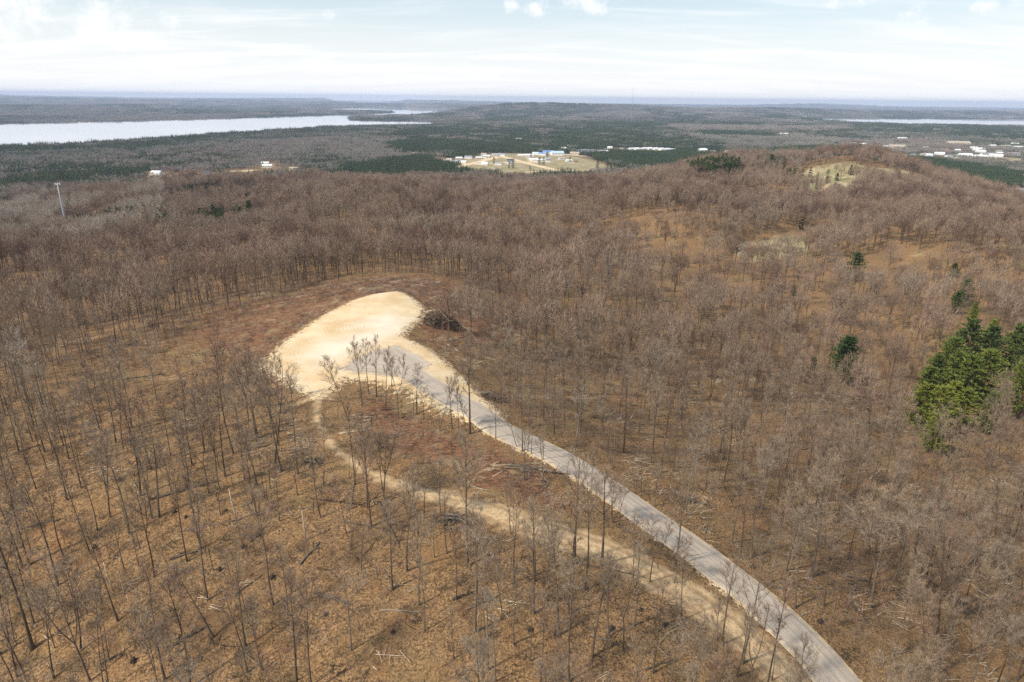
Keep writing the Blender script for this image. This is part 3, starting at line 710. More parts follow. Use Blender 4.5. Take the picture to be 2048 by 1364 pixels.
# ------------------------------------------------------------------ trees: builders
def bare_tree(R, h, spread=1.0, fork=0, lod=0, first=.45, lean=0.0, dense=1.0):
    """trunk MB and crown MB of one leafless tree, foot at the origin"""
    T = MB(); K = MB()
    r0 = h * R.uniform(.0068, .0098)
    stems = []
    bend = (R.uniform(-1, 1) * .035 * h, R.uniform(-1, 1) * .035 * h)
    nseg = 9 if lod == 0 else 4
    def axisp(t, ax=None):
        return np.array((bend[0] * math.sin(t * 2.6) + lean * h * t, bend[1] * math.sin(t * 3.1 + 1), h * t))
    tf = R.uniform(.30, .5) if fork else 1.0
    ts = np.linspace(0, min(tf, .97), nseg)
    T.tube([axisp(t) - (np.array((0, 0, .4)) if t == 0 else 0) for t in ts], [r0 * (1.45 if t == 0 else 1 - .80 * t) for t in ts], 6 if lod == 0 else 3, 0)
    if fork:
        base = axisp(tf); a0 = R.uniform(0, 6.28)
        for k in range(fork + 1):
            a = a0 + k * 6.28 / (fork + 1) + R.uniform(-.4, .4); out = h * R.uniform(.06, .15)
            end = base + np.array((math.cos(a) * out, math.sin(a) * out, h * (.97 - tf) * R.uniform(.85, 1)))
            mid = base * .45 + end * .55 + np.array((math.cos(a), math.sin(a), 0)) * out * .22
            q1 = base * .72 + end * .28 + np.array((math.cos(a), math.sin(a), 0)) * out * .25
            rb = r0 * (1 - .8 * tf) * .8
            T.tube([base, q1, mid, end], [rb, rb * .85, rb * .6, rb * .2], 5 if lod == 0 else 3, 0)
            stems.append((lambda t, b=base, q=q1, m=mid, e=end, f=tf: (b + (q - b) * min(1, (t - f) / (1 - f) / .28)) if (t - f) / (1 - f) < .28 else ((q + (m - q) * (((t - f) / (1 - f) - .28) / .27)) if (t - f) / (1 - f) < .55 else m + (e - m) * (((t - f) / (1 - f) - .55) / .45)), rb))
    else: stems.append((axisp, r0))
    nprim = int((13 if lod == 0 else 8) * dense * (1 if not fork else .72))
    for fn, rb in stems:
        for k in range(nprim):
            t = max(tf if fork else 0, first + (.98 - first) * (k + R.random()) / nprim)
            p = fn(t); a = k * 2.4 + R.uniform(-.6, .6)
            L = h * (.30 * (1 - t) ** .8 + .07) * spread * R.uniform(.7, 1.15) * (.8 if fork else 1)
            if not fork and t < first + .12: L *= .6
            el = R.uniform(.55, 1.05) + .25 * t
            d = np.array((math.cos(a) * math.cos(el), math.sin(a) * math.cos(el), math.sin(el)))
            p1 = p + d * L * .5; d2 = d + np.array((0, 0, .35)); d2 /= np.linalg.norm(d2); p2 = p1 + d2 * L * .5
            rp = rb * (1 - .8 * t) * .42 + .012
            if lod == 0: K.tube([p, p1, p2], [rp, rp * .65, .008], 4, 0)
            else: K.blade(p, p1 * .4 + p2 * .6, rp * 2.6, 0, R)
            ns = 5 if lod == 0 else 4
            for j in range(ns):
                s = .3 + .7 * (j + R.random()) / ns
                q = p + (p1 - p) * min(1, s * 2) if s < .5 else p1 + (p2 - p1) * (s - .5) * 2
                b = a + R.choice((-1, 1)) * R.uniform(.4, 1.1); e2 = el + R.uniform(-.3, .4)
                dd = np.array((math.cos(b) * math.cos(e2), math.sin(b) * math.cos(e2), math.sin(e2)))
                l2 = L * .46 * R.uniform(.6, 1.1); q2 = q + dd * l2
                if lod == 0: K.blade(q, q2, .055, 0, R); K.blade(q, q2, .05, 0, R)
                nt = 5 if lod == 0 else 5
                for i in range(nt):
                    s3 = .2 + .8 * (i + R.random()) / nt; w = q + (q2 - q) * s3
                    v = dd + np.array([R.uniform(-.75, .75) for _ in range(3)]) + np.array((0, 0, .25)); v /= np.linalg.norm(v)
                    l3 = (l2 * .55 + .25) * R.uniform(.6, 1.2); w2 = w + v * l3
                    if lod == 0:
                        K.blade(w, w2, .034, 1, R)
                        for _ in range(6):
                            g = w + (w2 - w) * R.uniform(.3, 1); v2 = v + np.array([R.uniform(-.8, .8) for _ in range(3)]); v2 /= np.linalg.norm(v2)
                            K.blade(g, g + v2 * l3 * R.uniform(.4, .85), .028, 1, R)
                    else:
                        K.blade(w, w2 + v * .3, .11, 1, R)
    return T, K


def dome_tree(R, h, w, n=400):
    """leafless tree of the hillsides: stem, limbs and a rounded shell of twigs"""
    T = MB(); K = MB(); r0 = h * .0105; top = h * .72; bx, by = R.uniform(-.5, .5), R.uniform(-.5, .5)
    T.tube([(0, 0, -.6), (bx * .5, by * .5, h * .35), (bx, by, top)], [r0 * 1.3, r0 * .9, r0 * .35], 3, 0)
    lob = [(R.uniform(0, 6.28), R.uniform(.2, 1.3), R.uniform(.10, .28)) for _ in range(6)]
    cz = h * .665; hz = h * .335
    def shell(a, e):
        d = np.array((math.cos(a) * math.cos(e), math.sin(a) * math.cos(e), math.sin(e))); k = .82
        for la, le, lw in lob:
            q = np.array((math.cos(la) * math.cos(le), math.sin(la) * math.cos(le), math.sin(le))); k += lw * max(0, float(d @ q)) ** 6 * 1.5
        return d, k
    for k in range(13):
        a = k * 2.4 + R.uniform(-.4, .4); e = R.uniform(.05, 1.3); d, q = shell(a, e); st = np.array((bx * .7, by * .7, h * R.uniform(.36, .68)))
        K.blade(st, np.array((bx, by, cz)) + d * q * np.array((w, w, hz)) * .85, .20, 0, R)
    for k in range(n):
        a = R.uniform(0, 6.28); e = math.asin(R.uniform(-.22, 1)); d, q = shell(a, e); f = R.uniform(.45, 1.0) ** .6
        c = np.array((bx, by, cz)) + d * q * f * np.array((w, w, hz)); v = d * .8 + np.array((R.uniform(-.6, .6), R.uniform(-.6, .6), R.uniform(.1, 1.0))); v *= R.uniform(1.1, 2.2) / np.linalg.norm(v)
        K.blade(c - v * .55, c + v * .45, .145, 1, R)
    return T, K


def pine(R, h, rad=.2, base=.12, lod=0, irr=.35):
    """irregular layered pine"""
    T = MB(); K = MB(); r0 = h * .013
    wob = [R.uniform(-1, 1) * .01 * h for _ in range(2)]
    ax = lambda t: np.array((wob[0] * math.sin(3 * t), wob[1] * math.sin(4 * t), h * t))
    T.tube([ax(t) for t in (0, .25, .5, .75, .98)], [r0 * 1.2, r0 * .9, r0 * .65, r0 * .35, .02], 6 if lod == 0 else 3, 0)
    nw = 19 if lod == 0 else 9
    for k in range(nw):
        t = base + (1 - base) * (k + R.uniform(0, .6)) / nw
        prof = min(1.0, (1.05 - t) / .50) ** (.70 if lod == 0 else .9) * (.75 + .25 * min(1, (t - base) / .15))
        nb = (7 if lod == 0 else 4); a0 = R.uniform(0, 6.28)
        for j in range(nb):
            L = h * rad * prof * R.uniform(1 - irr, 1 + irr * .6); a = a0 + j * 6.28 / nb + R.uniform(-.35, .35)
            el = .05 + .75 * max(0, t - .45) + R.uniform(-.1, .18)
            d = np.array((math.cos(a) * math.cos(el), math.sin(a) * math.cos(el), math.sin(el))); p = ax(min(t, .98))
            if lod == 0: K.blade(p, p + d * L, .09, 0, R)
            n = (17 if lod == 0 else 4)
            for i in range(n):
                s = .22 + .85 * (i + R.random()) / n
                sz = (.46 + .05 * h * (1 - .5 * s) * .5) * R.uniform(.7, 1.25) * (1 if lod == 0 else 1.9)
                c = p + d * L * s + np.array([R.uniform(-1, 1) * .16 * L * s + R.uniform(-.1, .1), R.uniform(-1, 1) * .16 * L * s, R.uniform(-.2, .25)])
                for _ in range(2):
                    v = d * .7 + np.array([R.uniform(-.8, .8), R.uniform(-.8, .8), R.uniform(-.1, .8)]); v *= sz / np.linalg.norm(v)
                    u = np.cross(v, (R.uniform(-1, 1), R.uniform(-1, 1), R.uniform(-1, 1))); u *= .30 * sz / (np.linalg.norm(u) + 1e-9)
                    K.leaf(c, v, u, 1)
    for _ in range(6 if lod == 0 else 3):
        c = ax(.97) + np.array([R.uniform(-.15, .15), R.uniform(-.15, .15), R.uniform(-.4, .2)])
        K.leaf(c, np.array((R.uniform(-.2, .2), R.uniform(-.2, .2), .7)), np.array((R.uniform(-.15, .15), R.uniform(-.15, .15), 0)), 1)
    return T, K


LIB = {}
def libcol(name):
    c = bpy.data.collections.new(name); LIB[name] = c; return c


def lib_obj(coll, name, mb_list, mats):
    m = MB()
    for b, off in mb_list:
        n = len(m.v); m.v += b.v; m.f += [tuple(i + n for i in f) for f in b.f]; m.m += [off[k] for k in b.m]
    o = bpy.data.objects.new(name, m.mesh(name, mats)); LIB[coll].objects.link(o); return o


def scatter(name, coll, P, var, rot, scl, tint, label, category, kind='stuff'):
    n = len(P); me = bpy.data.meshes.new(name); me.vertices.add(n); me.vertices.foreach_set('co', np.asarray(P, np.float32).ravel())
    a = me.attributes.new('vi', 'INT', 'POINT'); a.data.foreach_set('value', np.asarray(var, np.int32))
    a = me.attributes.new('rot', 'FLOAT_VECTOR', 'POINT'); a.data.foreach_set('vector', np.asarray(rot, np.float32).ravel())
    a = me.attributes.new('scl', 'FLOAT_VECTOR', 'POINT'); a.data.foreach_set('vector', np.asarray(scl, np.float32).ravel())
    fattr(me, 'tint', tint)
    o = add_obj(name, me, kind=kind, label=label, category=category)
    ng = bpy.data.node_groups.new(name, 'GeometryNodeTree')
    ng.interface.new_socket('Geometry', in_out='INPUT', socket_type='NodeSocketGeometry'); ng.interface.new_socket('Geometry', in_out='OUTPUT', socket_type='NodeSocketGeometry')
    N = ng.nodes; L = ng.links
    gi = N.new('NodeGroupInput'); go = N.new('NodeGroupOutput'); ci = N.new('GeometryNodeCollectionInfo'); ci.inputs[0].default_value = LIB[coll]
    ci.inputs['Separate Children'].default_value = True; ci.inputs['Reset Children'].default_value = True
    ip = N.new('GeometryNodeInstanceOnPoints'); ip.inputs['Pick Instance'].default_value = True
    def na(nm, dt):
        q = N.new('GeometryNodeInputNamedAttribute'); q.data_type = dt; q.inputs[0].default_value = nm
        return [s for s in q.outputs if s.enabled and s.name == 'Attribute'][0]
    L.new(gi.outputs[0], ip.inputs['Points']); L.new(ci.outputs[0], ip.inputs['Instance'])
    L.new(na('vi', 'INT'), ip.inputs['Instance Index']); L.new(na('rot', 'FLOAT_VECTOR'), ip.inputs['Rotation']); L.new(na('scl', 'FLOAT_VECTOR'), ip.inputs['Scale'])
    L.new(ip.outputs[0], go.inputs[0])
    md = o.modifiers.new('scatter', 'NODES'); md.node_group = ng
    return o


def tilts(n, amt=.04):
    r = np.zeros((n, 3)); r[:, 0] = rng.normal(0, amt, n); r[:, 1] = rng.normal(0, amt, n); r[:, 2] = rng.uniform(0, 6.283, n); return r


# near variants: list of (form, trunk mesh, crown mesh, height)
NEAR = []
spec = [('slender', .75, 0, .55), ('slender', .8, 0, .50), ('slender', .65, 0, .60), ('slender', .9, 0, .45), ('slender', .7, 0, .5),
        ('broad crowned', 1.45, 0, .36), ('broad crowned', 1.3, 0, .40), ('forked', 1.0, 1, .5), ('forked', .9, 1, .5), ('forked', 1.05, 2, .45)]
for i, (form, sp, fk, fi) in enumerate(spec):
    R = random.Random(100 + i); T, K = bare_tree(R, 18.0, sp, fk, 0, fi, 0.0)
    NEAR.append((form, T.mesh('trunk', [M_BARK], True), K.mesh('crown', [M_BARK, M_TWIG])))
# dead snag: broken top, a few stubs
for i in range(2):
    R = random.Random(300 + i); T = MB(); K = MB()
    T.tube([(0, 0, -.3), (.05, .05, 3), (.1 * (i + 1), 0, 7), (.2, .1, 10.2)], [.24, .2, .17, .12], 6, 0, True)
    for k in range(7):
        z = R.uniform(3, 10); a = R.uniform(0, 6.28); l = R.uniform(.4, 1.6)
        K.tube([(.1, .05, z), (.1 + math.cos(a) * l, .05 + math.sin(a) * l, z + l * .5)], [.05, .015], 4, 0)
    NEAR.append(('snag', T.mesh('trunk', [M_DEAD], True), K.mesh('crown', [M_DEAD])))

libcol('near_lib')
for i, (form, tm, cm) in enumerate(NEAR[:10]):
    R = random.Random(100 + i); form, sp, fk, fi = spec[i]; T, K = bare_tree(R, 18.0, sp, fk, 0, fi, 0.0)
    lib_obj('near_lib', 'near_%02d' % i, [(T, {0: 0}), (K, {0: 0, 1: 1})], [M_BARK, M_TWIG])
libcol('mid_lib')
for i in range(10):
    R = random.Random(500 + i); T, K = dome_tree(R, 18.0, [3.4, 4.6, 4.0, 5.6, 5.2, 3.8, 6.2, 4.4, 5.0, 3.2][i], [330, 430, 380, 520, 480, 350, 580, 400, 460, 300][i])
    lib_obj('mid_lib', 'mid_%02d' % i, [(T, {0: 0}), (K, {0: 0, 1: 1})], [M_BARK, M_TWIGF])
libcol('pine_lib')
for i in range(5):
    R = random.Random(600 + i); T, K = pine(R, 15, .19 + .015 * i, .06, 1, .3)
    lib_obj('pine_lib', 'pine_%02d' % i, [(T, {0: 0}), (K, {0: 1, 1: 1})], [M_PBARK, M_NEEDLED])
libcol('redpine_lib')
for i in range(4):
    R = random.Random(650 + i); T, K = pine(R, 19, .13, .55, 1, .35)
    lib_obj('redpine_lib', 'redpine_%02d' % i, [(T, {0: 0}), (K, {0: 1, 1: 1})], [M_PBARK, M_NEEDLED])


def plain_tree(m, R, x, y, h, kind):
    if kind == 0:                                               # leafless broadleaf seen from kilometres away
        c = np.array((x, y, h * .42)); w = h * R.uniform(.26, .36)
        m.blade((x, y, 0), (x, y, h * .8), h * .035, 0, R)
        for _ in range(26):
            a = R.uniform(0, 6.28); e = R.uniform(.25, 1.5)
            d = np.array((math.cos(a) * math.cos(e) * w, math.sin(a) * math.cos(e) * w, math.sin(e) * h * .55))
            m.blade(c + d * .25, c + d * R.uniform(.8, 1.1), h * .045, 0, R)
    else:
        w = h * R.uniform(.16, .22); m.blade((x, y, 0), (x, y, h), h * .05, 0, R)
        for k in range(16):
            t = .12 + .85 * (k / 16) ; a = R.uniform(0, 6.28); L = w * (1.05 - t) * 1.25
            p = np.array((x, y, h * (t + .05))); d = np.array((math.cos(a) * L, math.sin(a) * L, -h * .03))
            u = np.array((-math.sin(a), math.cos(a), 0)) * L * .55 + np.array((0, 0, h * .05))
            b = len(m.v); m.v += [p, p + d - u, p + d + u + np.array((0, 0, h * .02))]; m.f.append((b, b + 1, b + 2)); m.m.append(0)


libcol('patch_lib')          # 0-2 broadleaf, 3-5 conifer, 6-7 plantation
PR = 28.0
for i in range(8):
    R = random.Random(700 + i); m = MB(); k = 0 if i < 3 else 1
    n = 36 if i < 3 else (44 if i < 6 else 70)
    for _ in range(n):
        if i < 6: a = R.uniform(0, 6.28); rad_ = PR * math.sqrt(R.random()); x, y = rad_ * math.cos(a), rad_ * math.sin(a)
        else: x, y = (_ % 9 - 4) * 6 + R.uniform(-.8, .8), (_ // 9 - 4) * 6 + R.uniform(-.8, .8)
        h = R.uniform(11, 17) if i < 3 else (R.uniform(7, 17) if i < 6 else R.uniform(12, 14))
        plain_tree(m, R, x, y, h, k)
    lib_obj('patch_lib', 'patch_%02d' % i, [(m, {0: 0})], [M_PLAINTREE if k == 0 else M_NEEDLED])
libcol('brush_lib')
for i in range(6):
    R = random.Random(800 + i); m = MB()
    if i < 3:                                                   # waist to head high brush
        for _ in range(26):
            a = R.uniform(0, 6.28); b = np.array((R.uniform(-.5, .5), R.uniform(-.5, .5), 0)); l = R.uniform(.8, 2.2)
            d = np.array((math.cos(a) * .5, math.sin(a) * .5, 1.0)) * l; m.blade(b, b + d, .05, 0, R)
            for _k in range(2): q = b + d * R.uniform(.4, .9); m.blade(q, q + d * .4 + np.array((R.uniform(-.4, .4), R.uniform(-.4, .4), 0)), .035, 0, R)
    else:                                                       # thin sapling
        h = R.uniform(4, 7.5); m.blade((0, 0, 0), (R.uniform(-.4, .4), R.uniform(-.4, .4), h), .09, 0, R); m.blade((0, 0, 0), (0, 0, h * .95), .09, 0, R)
        for _ in range(44):
            z = R.uniform(.3, 1) * h; a = R.uniform(0, 6.28); l = (1.1 - z / h) * 2.0 + .4
            q = np.array((0, 0, z)); e = q + np.array((math.cos(a) * l * .6, math.sin(a) * l * .6, l * .7)); m.blade(q, e, .03, 0, R)
            m.blade(q * .4 + e * .6, e + np.array((R.uniform(-.4, .4), R.uniform(-.4, .4), .4)), .025, 0, R)
    lib_obj('brush_lib', 'brush_%02d' % i, [(m, {0: 0})], [M_SHRUB])
libcol('stick_lib')
for i in range(5):
    R = random.Random(850 + i); m = MB()
    for _ in range(14):
        x, y = R.uniform(-2.2, 2.2), R.uniform(-2.2, 2.2); a = R.gauss(.5, .8); l = R.uniform(.5, 3.6)
        m.tube([(x, y, .05), (x + math.cos(a) * l, y + math.sin(a) * l, .05 + R.uniform(0, .4))], [R.uniform(.025, .075), .02], 3, 0)
    lib_obj('stick_lib', 'stick_%02d' % i, [(m, {0: 0})], [M_DEAD])


# ------------------------------------------------------------------ placing helpers
def project(p):
    v = CM.T @ (np.asarray(p, float) - np.array((0, 0, CAMZ))); return CX + F * v[0] / -v[2], CY - F * v[1] / -v[2], -v[2]


def project_n(P):
    v = (P - np.array((0, 0, CAMZ))) @ CM; d = -v[:, 2]; d = np.where(np.abs(d) < 1e-6, 1e-6, d)
    return CX + F * v[:, 0] / d, CY - F * v[:, 1] / d, d


TREES = []     # (x, y, z, height, variant, rotz, lean_x, lean_y, tint)
PINEPX = [(1706,561),(1586,592),(1682,768),(1622,756),(1905,556),(1925,612),(1908,628),(1942,645),(1975,700)]
TOWERG = ground(135, 463, H)
PINEG = np.array([ground(*q, H) for q in PINEPX])
def near_pine(x, y):
    o = np.zeros(x.shape, bool)
    for gx_, gy_ in PINEG: k = gx_ / gy_; o |= (np.abs(x - gx_ + (gy_ - y) * k) < 5) & (y > gy_ - 24) & (y < gy_ + 5)
    return o


def hero(bx, by, tx, ty, var=None, tint=None, thick=1.0):
    g = ground(bx, by, H); z = Hs(*g); b = np.array((g[0], g[1], z))
    lo, hi = 2.0, 34.0
    for _ in range(24):
        m = (lo + hi) / 2
        if project(b + (0, 0, m))[1] > ty: lo = m
        else: hi = m
    h = lo; ux, uy, d = project(b + (0, 0, h))
    off = (tx - ux) * d / F
    if var is None: var = random.choice([0, 1, 2, 3, 4, 7, 8])
    TREES.append((b[0], b[1], z, h, var, random.uniform(0, 6.28), off / h, random.uniform(-.03, .03), random.random() * .66 if tint is None else tint, thick))


for a in [(702,841,654,705,7),(725,814,703,672,8),(739,790,732,680,1),(754,793,751,676,3),(773,821,773,700,0),(801,838,789,702,8),(784,775,786,715,2),
 (835,831,837,730,1),(850,838,848,772,7),(862,838,864,788,2),(881,862,914,740,2),(905,858,898,757,3),(915,862,913,758,0),(938,866,936,702,3,.1,1.3),(930,863,916,778,2),(946,863,922,805,2),
 (990,879,992,812,5),(1033,896,1004,808,8),(1043,903,1040,768,3),(1056,906,1060,780,8),(1064,910,1066,850,2),(1084,920,1086,858,0),
 (1049,959,1049,862,3,.4,1.3),(1086,961,1081,872,0),(1151,1130,1159,912,3,.5,1.1),(1185,998,1187,902,2),(1189,1044,1204,938,7),(1226,1048,1231,955,1),(1240,1054,1251,955,7),(1220,1035,1221,945,2),
 (1201,1133,1212,945,3,.15,1.35),(1023,1066,1019,952,8),(1068,1162,1068,1010,3),(1095,1164,1117,1012,7),(1266,1164,1276,1032,1),(1304,1166,1324,1026,8,.1,1.1),(1348,1164,1373,1068,7),(1358,1043,1366,975,0),(1280,982,1284,900,3),(1308,1009,1314,930,1),
 (647,970,645,832,2),(766,999,778,845,9,.1,1.2),(772,994,752,860,7),(845,1035,856,900,8),(690,1068,670,952,2),(743,1055,729,880,3),(786,1181,780,1010,3,.2,1.1),(822,1066,806,962,1),(835,1072,822,940,2),(871,1114,866,1025,0),(881,1031,874,905,9),(896,1110,890,985,1),(909,1200,912,1060,2),(935,1136,931,880,3,.5,1.1),(954,1206,940,1020,1),
 (1007,1240,975,1068,7,.3,1.1),(1067,1230,1068,1015,3,.4,1.1),(1090,1200,1103,1060,7),(1141,1366,1145,1130,3,.55,1.2),(1267,1189,1282,1060,1),(1447,1292,1467,1128,3,.1,1.1),(1543,1359,1554,1262,2),
 (1536,1129,1556,1015,0),(1622,1151,1653,915,3,.3,1.1),(1651,1217,1668,1040,7),(1741,1216,1782,980,9,.4,1.3),(1590,1219,1606,1030,3),(1817,1263,1836,1140,8),(1862,1350,1846,1150,7,.2,1.1),(1884,1350,1912,1190,1),(1913,1140,1948,1000,5),(1820,1035,1846,900,0),(1735,899,1742,790,3,.1,1.3),(2039,1193,2060,1080,3),(1982,1106,2000,960,2),(1988,1112,2006,960,1),(2018,1121,2036,985,2),(1664,922,1668,830,5),
 (60,1303,-30,1010,3,.2,1.1),(181,1363,80,1120,9,.3,1.1),(426,1278,345,1130,3,.55,1.2),(132,1110,88,965,1),(279,1130,255,1045,2),(250,1141,222,1045,3),(173,1230,130,1110,0),(431,1141,398,1025,8),(576,1230,555,1090,1),(490,959,476,850,3),(162,937,140,830,0),(215,974,176,845,3,.9),(300,1000,285,890,1),(560,1040,548,930,2),
 (226,1182,205,1127,10,1.0),(250,1190,235,1142,11,.9),(473,1042,458,977,11,1.0),(827,831,827,800,10,.2),(833,829,833,795,11,.3),(878,856,878,825,10,.2),(612,1080,604,1020,10,.9),(1350,1290,1356,1180,0),
 (86,828,20,668,3,1.0,1.1),(62,820,0,690,1,.95),(110,862,62,715,3,.9),(20,940,-20,820,1,.9),(410,905,392,780,9,.2,1.2),(540,850,505,712,8),(556,800,500,700,3),(370,810,352,715,1),(450,800,442,700,7),(1543,580,1546,508,6,.3),(845,1260,840,1120,1),(1030,1290,1034,1140,5,.7),(700,1300,690,1150,5,.8)]:
    hero(*a)

# random near stems
def excluded(x, y, extra=0.0):
    dp, dr, dt = dists(x, y, 700)
    bad = (dp < 2 + extra) | (dr < 4.5 + extra) | (dt < 3.5 + extra)
    for p in (CLEARP, OPENP, GROVE): bad |= sdf(x, y, p) < 0
    bad |= (sdf(x, y, MEADOW) < 6 * fbm(x, y, 12, 47) - 1) & (vnoise(x / 3, y / 3, 5) < .95)
    tx, ty = TOWERG; k = tx / ty
    bad |= (np.abs(x - tx + (ty - y) * k) < 14) & (y > ty - 85) & (y < ty + 12)
    return bad | near_pine(x, y)


def jgrid(x0, x1, y0, y1, s, j=.9):
    xs = np.arange(x0, x1, s); ys = np.arange(y0, y1, s); A, B = np.meshgrid(xs, ys)
    A = A + rng.uniform(-.5, .5, A.shape) * s * j; B = B + rng.uniform(-.5, .5, B.shape) * s * j
    return A.ravel(), B.ravel()


def inview(x, y, z, h=20, mx=120):
    P = np.stack([x, y, z], 1); u, v, d = project_n(P); u2, v2, d2 = project_n(P + np.array((0, 0, h)))
    return (d > 5) & (u > -mx) & (u < 2048 + mx) & (np.minimum(v, v2) < 1364 + 60) & (v > -200), d, v


ax_, ay_ = jgrid(-330, 330, 25, 340, 4.5)
ok = ~excluded(ax_, ay_)
dens = .70 + 1.1 * fbm(ax_, ay_, 18, 41, 2)
SPARSE = gpoly([(130,775),(180,735),(290,695),(540,742),(575,860),(430,845),(300,850),(150,850)])
dens = np.where(sdf(ax_, ay_, SPARSE) < 0, dens * .14, dens)
ok &= rng.random(len(ax_)) < np.clip(dens, .05, 1)
ax_, ay_ = ax_[ok], ay_[ok]; az_ = H(ax_, ay_)
iv, dd_, vv_ = inview(ax_, ay_, az_)
ax_, ay_, az_, dd_ = ax_[iv], ay_[iv], az_[iv], dd_[iv]
hp = np.array([(t[0], t[1]) for t in TREES])
far_from_hero = np.array([np.min(np.hypot(hp[:, 0] - a, hp[:, 1] - b)) > 2.6 for a, b in zip(ax_, ay_)])
ax_, ay_, az_, dd_ = ax_[far_from_hero], ay_[far_from_hero], az_[far_from_hero], dd_[far_from_hero]
hh_ = rng.choice([1.0, 0], len(ax_), p=[.62, .38]); hh_ = np.where(hh_ > 0, rng.uniform(14, 20, len(ax_)), rng.uniform(8, 13, len(ax_)))
size = hh_ / dd_
order = np.argsort(-size)
n_ind = 300 - len(TREES)
for i in order[:n_ind]:
    tall = hh_[i] > 13.5
    var = int(rng.choice([0, 1, 2, 3, 4, 5, 6, 7, 8, 9], p=[.14, .14, .13, .14, .12, .07, .06, .08, .07, .05])) if tall else int(rng.choice([0, 1, 2, 4]))
    TREES.append((ax_[i], ay_[i], az_[i], hh_[i], var, rng.uniform(0, 6.28), rng.normal(0, .045), rng.normal(0, .045), rng.random() ** 1.3 * .8, 1.0))
rest = order[n_ind:]

# ------------------------------------------------------------------ labels
def region(x, y):
    X_, Y_ = np.array([x]), np.array([y]); dp, dr, dt = (float(d[0]) for d in dists(X_, Y_, 900))
    rs = np.argmin((ROADR[:, 0] - x) ** 2 + (ROADR[:, 1] - y) ** 2); ts = np.argmin((TRACKR[:, 0] - x) ** 2 + (TRACKR[:, 1] - y) ** 2)
    def side(L, i): a = L[max(0, i - 2)]; b = L[min(len(L) - 1, i + 2)]; return (b[0] - a[0]) * (y - a[1]) - (b[1] - a[1]) * (x - a[0])
    sr = side(ROADR, rs); st = side(TRACKR, ts)
    if sr > 0:
        if dr < 16: return 'on the gravel road valley verge', -dr
        if dr < 45: return 'on the slope past the gravel road', -dr
        return 'deep in the valley wood', -dr
    if st > 0: return 'between the gravel road and dirt track', -dt
    if dp < 40 and y > 130: return 'on the slope beneath the sand pad', -dp
    if dt < 15: return 'just downhill of the sandy dirt track', -dt
    if dt < 40: return 'on the slope below the dirt track', -dt
    return 'in the wood far below the track', -dt


lab = {}
rows = []
for i, t in enumerate(TREES):
    f = NEAR[t[4]][0]; reg, key = region(t[0], t[1])
    look = ('pale ' if t[8] > .82 else ('dark ' if t[8] < .2 else 'grey ')) + ('tall ' if t[3] > 15 else 'short ')
    lean = 'leaning ' if abs(t[6]) > .07 else ''
    fm = {'snag': 'broken dead tree', 'slender': lean + 'slender bare tree', 'broad crowned': lean + 'broad bare tree', 'forked': lean + 'forked bare tree'}[f]
    lab.setdefault((look + fm, reg), []).append((-key, i)); rows.append(None)
for (a, reg), L in lab.items():
    L.sort()
    for k, (_, i) in enumerate(L):
        ref = 'sand pad' if 'sand pad' in reg else ('dirt track' if 'track' in reg else 'road')
        rows[i] = f'{a} {reg}' if len(L) == 1 else f'{a} {reg}, {ordinal(k + 1)} out'
for t, lb in zip(TREES, rows):
    x, y, z, h, var, rz, lx, ly, tint, thick = t
    form, tm, cm = NEAR[var]; base_h = 18.0 if var < 10 else 10.2
    s = h / base_h
    dead = form == 'snag'
    o = add_obj('dead_tree' if dead else 'bare_tree', None, label=lb, category='dead tree' if dead else 'bare tree', group='broken dead trees in the near wood' if dead else 'leafless trees in the near wood')
    sxy = s * thick if dead else (max(s, .62) * thick)
    Mz = Matrix.Rotation(rz, 4, 'Z') @ Matrix.Diagonal((sxy, sxy, s, 1))
    # lean by tipping the whole tree about its foot
    tip = Matrix.Rotation(math.atan(lx), 4, 'Y') @ Matrix.Rotation(math.atan(-ly), 4, 'X')
    o.matrix_world = Matrix.Translation((x, y, z)) @ tip @ Mz
    for nm, me in (('trunk', tm), ('crown', cm)):
        c = add_obj(nm, me, o); c['tint'] = float(tint)

# ------------------------------------------------------------------ the rest of the bare wood (uncounted thousands)
pts = []; var = []; rot = []; scl = []; tin = []
def push(store, x, y, z, v, r, s, t):
    store[0].append(np.stack([x, y, z - .15], 1)); store[1].append(v); store[2].append(r); store[3].append(s); store[4].append(t)
nearS = ([], [], [], [], []); midS = ([], [], [], [], [])
x, y, z, d, h = ax_[rest], ay_[rest], az_[rest], dd_[rest], hh_[rest]
cl = (d < 200) | ((d < 330) & (rng.random(len(d)) < .4))
kp = (d < 160) | (rng.random(len(d)) < .52)
cl &= kp
n = cl.sum(); s = h[cl] / 18
push(nearS, x[cl], y[cl], z[cl], rng.choice(10, n, p=[.14, .14, .13, .14, .12, .07, .06, .08, .07, .05]), tilts(n), np.stack([np.maximum(s, .6)] * 2 + [s], 1), rng.random(n) ** 1.3 * .8)
m = ~cl & kp; n = m.sum(); s = h[m] / 18
push(midS, x[m], y[m], z[m], rng.choice(10, n), tilts(n), np.stack([s * .9, s * .9, s], 1), rng.random(n) * .8)

# hillsides 300-1450 m
x, y = jgrid(-1300, 1300, 120, 1500, 6.9, 1.0)
r = np.hypot(x, y); ok = (r < 1480) & ~((np.abs(x) < 330) & (y < 340))
x, y = x[ok], y[ok]; z = H(x, y); ok, d, v = inview(x, y, z, 20, 60); x, y, z, d = x[ok], y[ok], z[ok], d[ok]
bad = excluded(x, y) | ((sdf(x, y, HILLTOP) < 14 * fbm(x, y, 30, 48)) & (rng.random(len(x)) > .07))
dens = np.clip(.82 + fbm(x, y, 60, 44) * 1.0 - .62 * np.exp(-((x - ground(1480, 560)[0]) / 120) ** 2 - ((y - ground(1480, 560)[1]) / 130) ** 2), .16, 1)
bad |= rng.random(len(x)) > dens
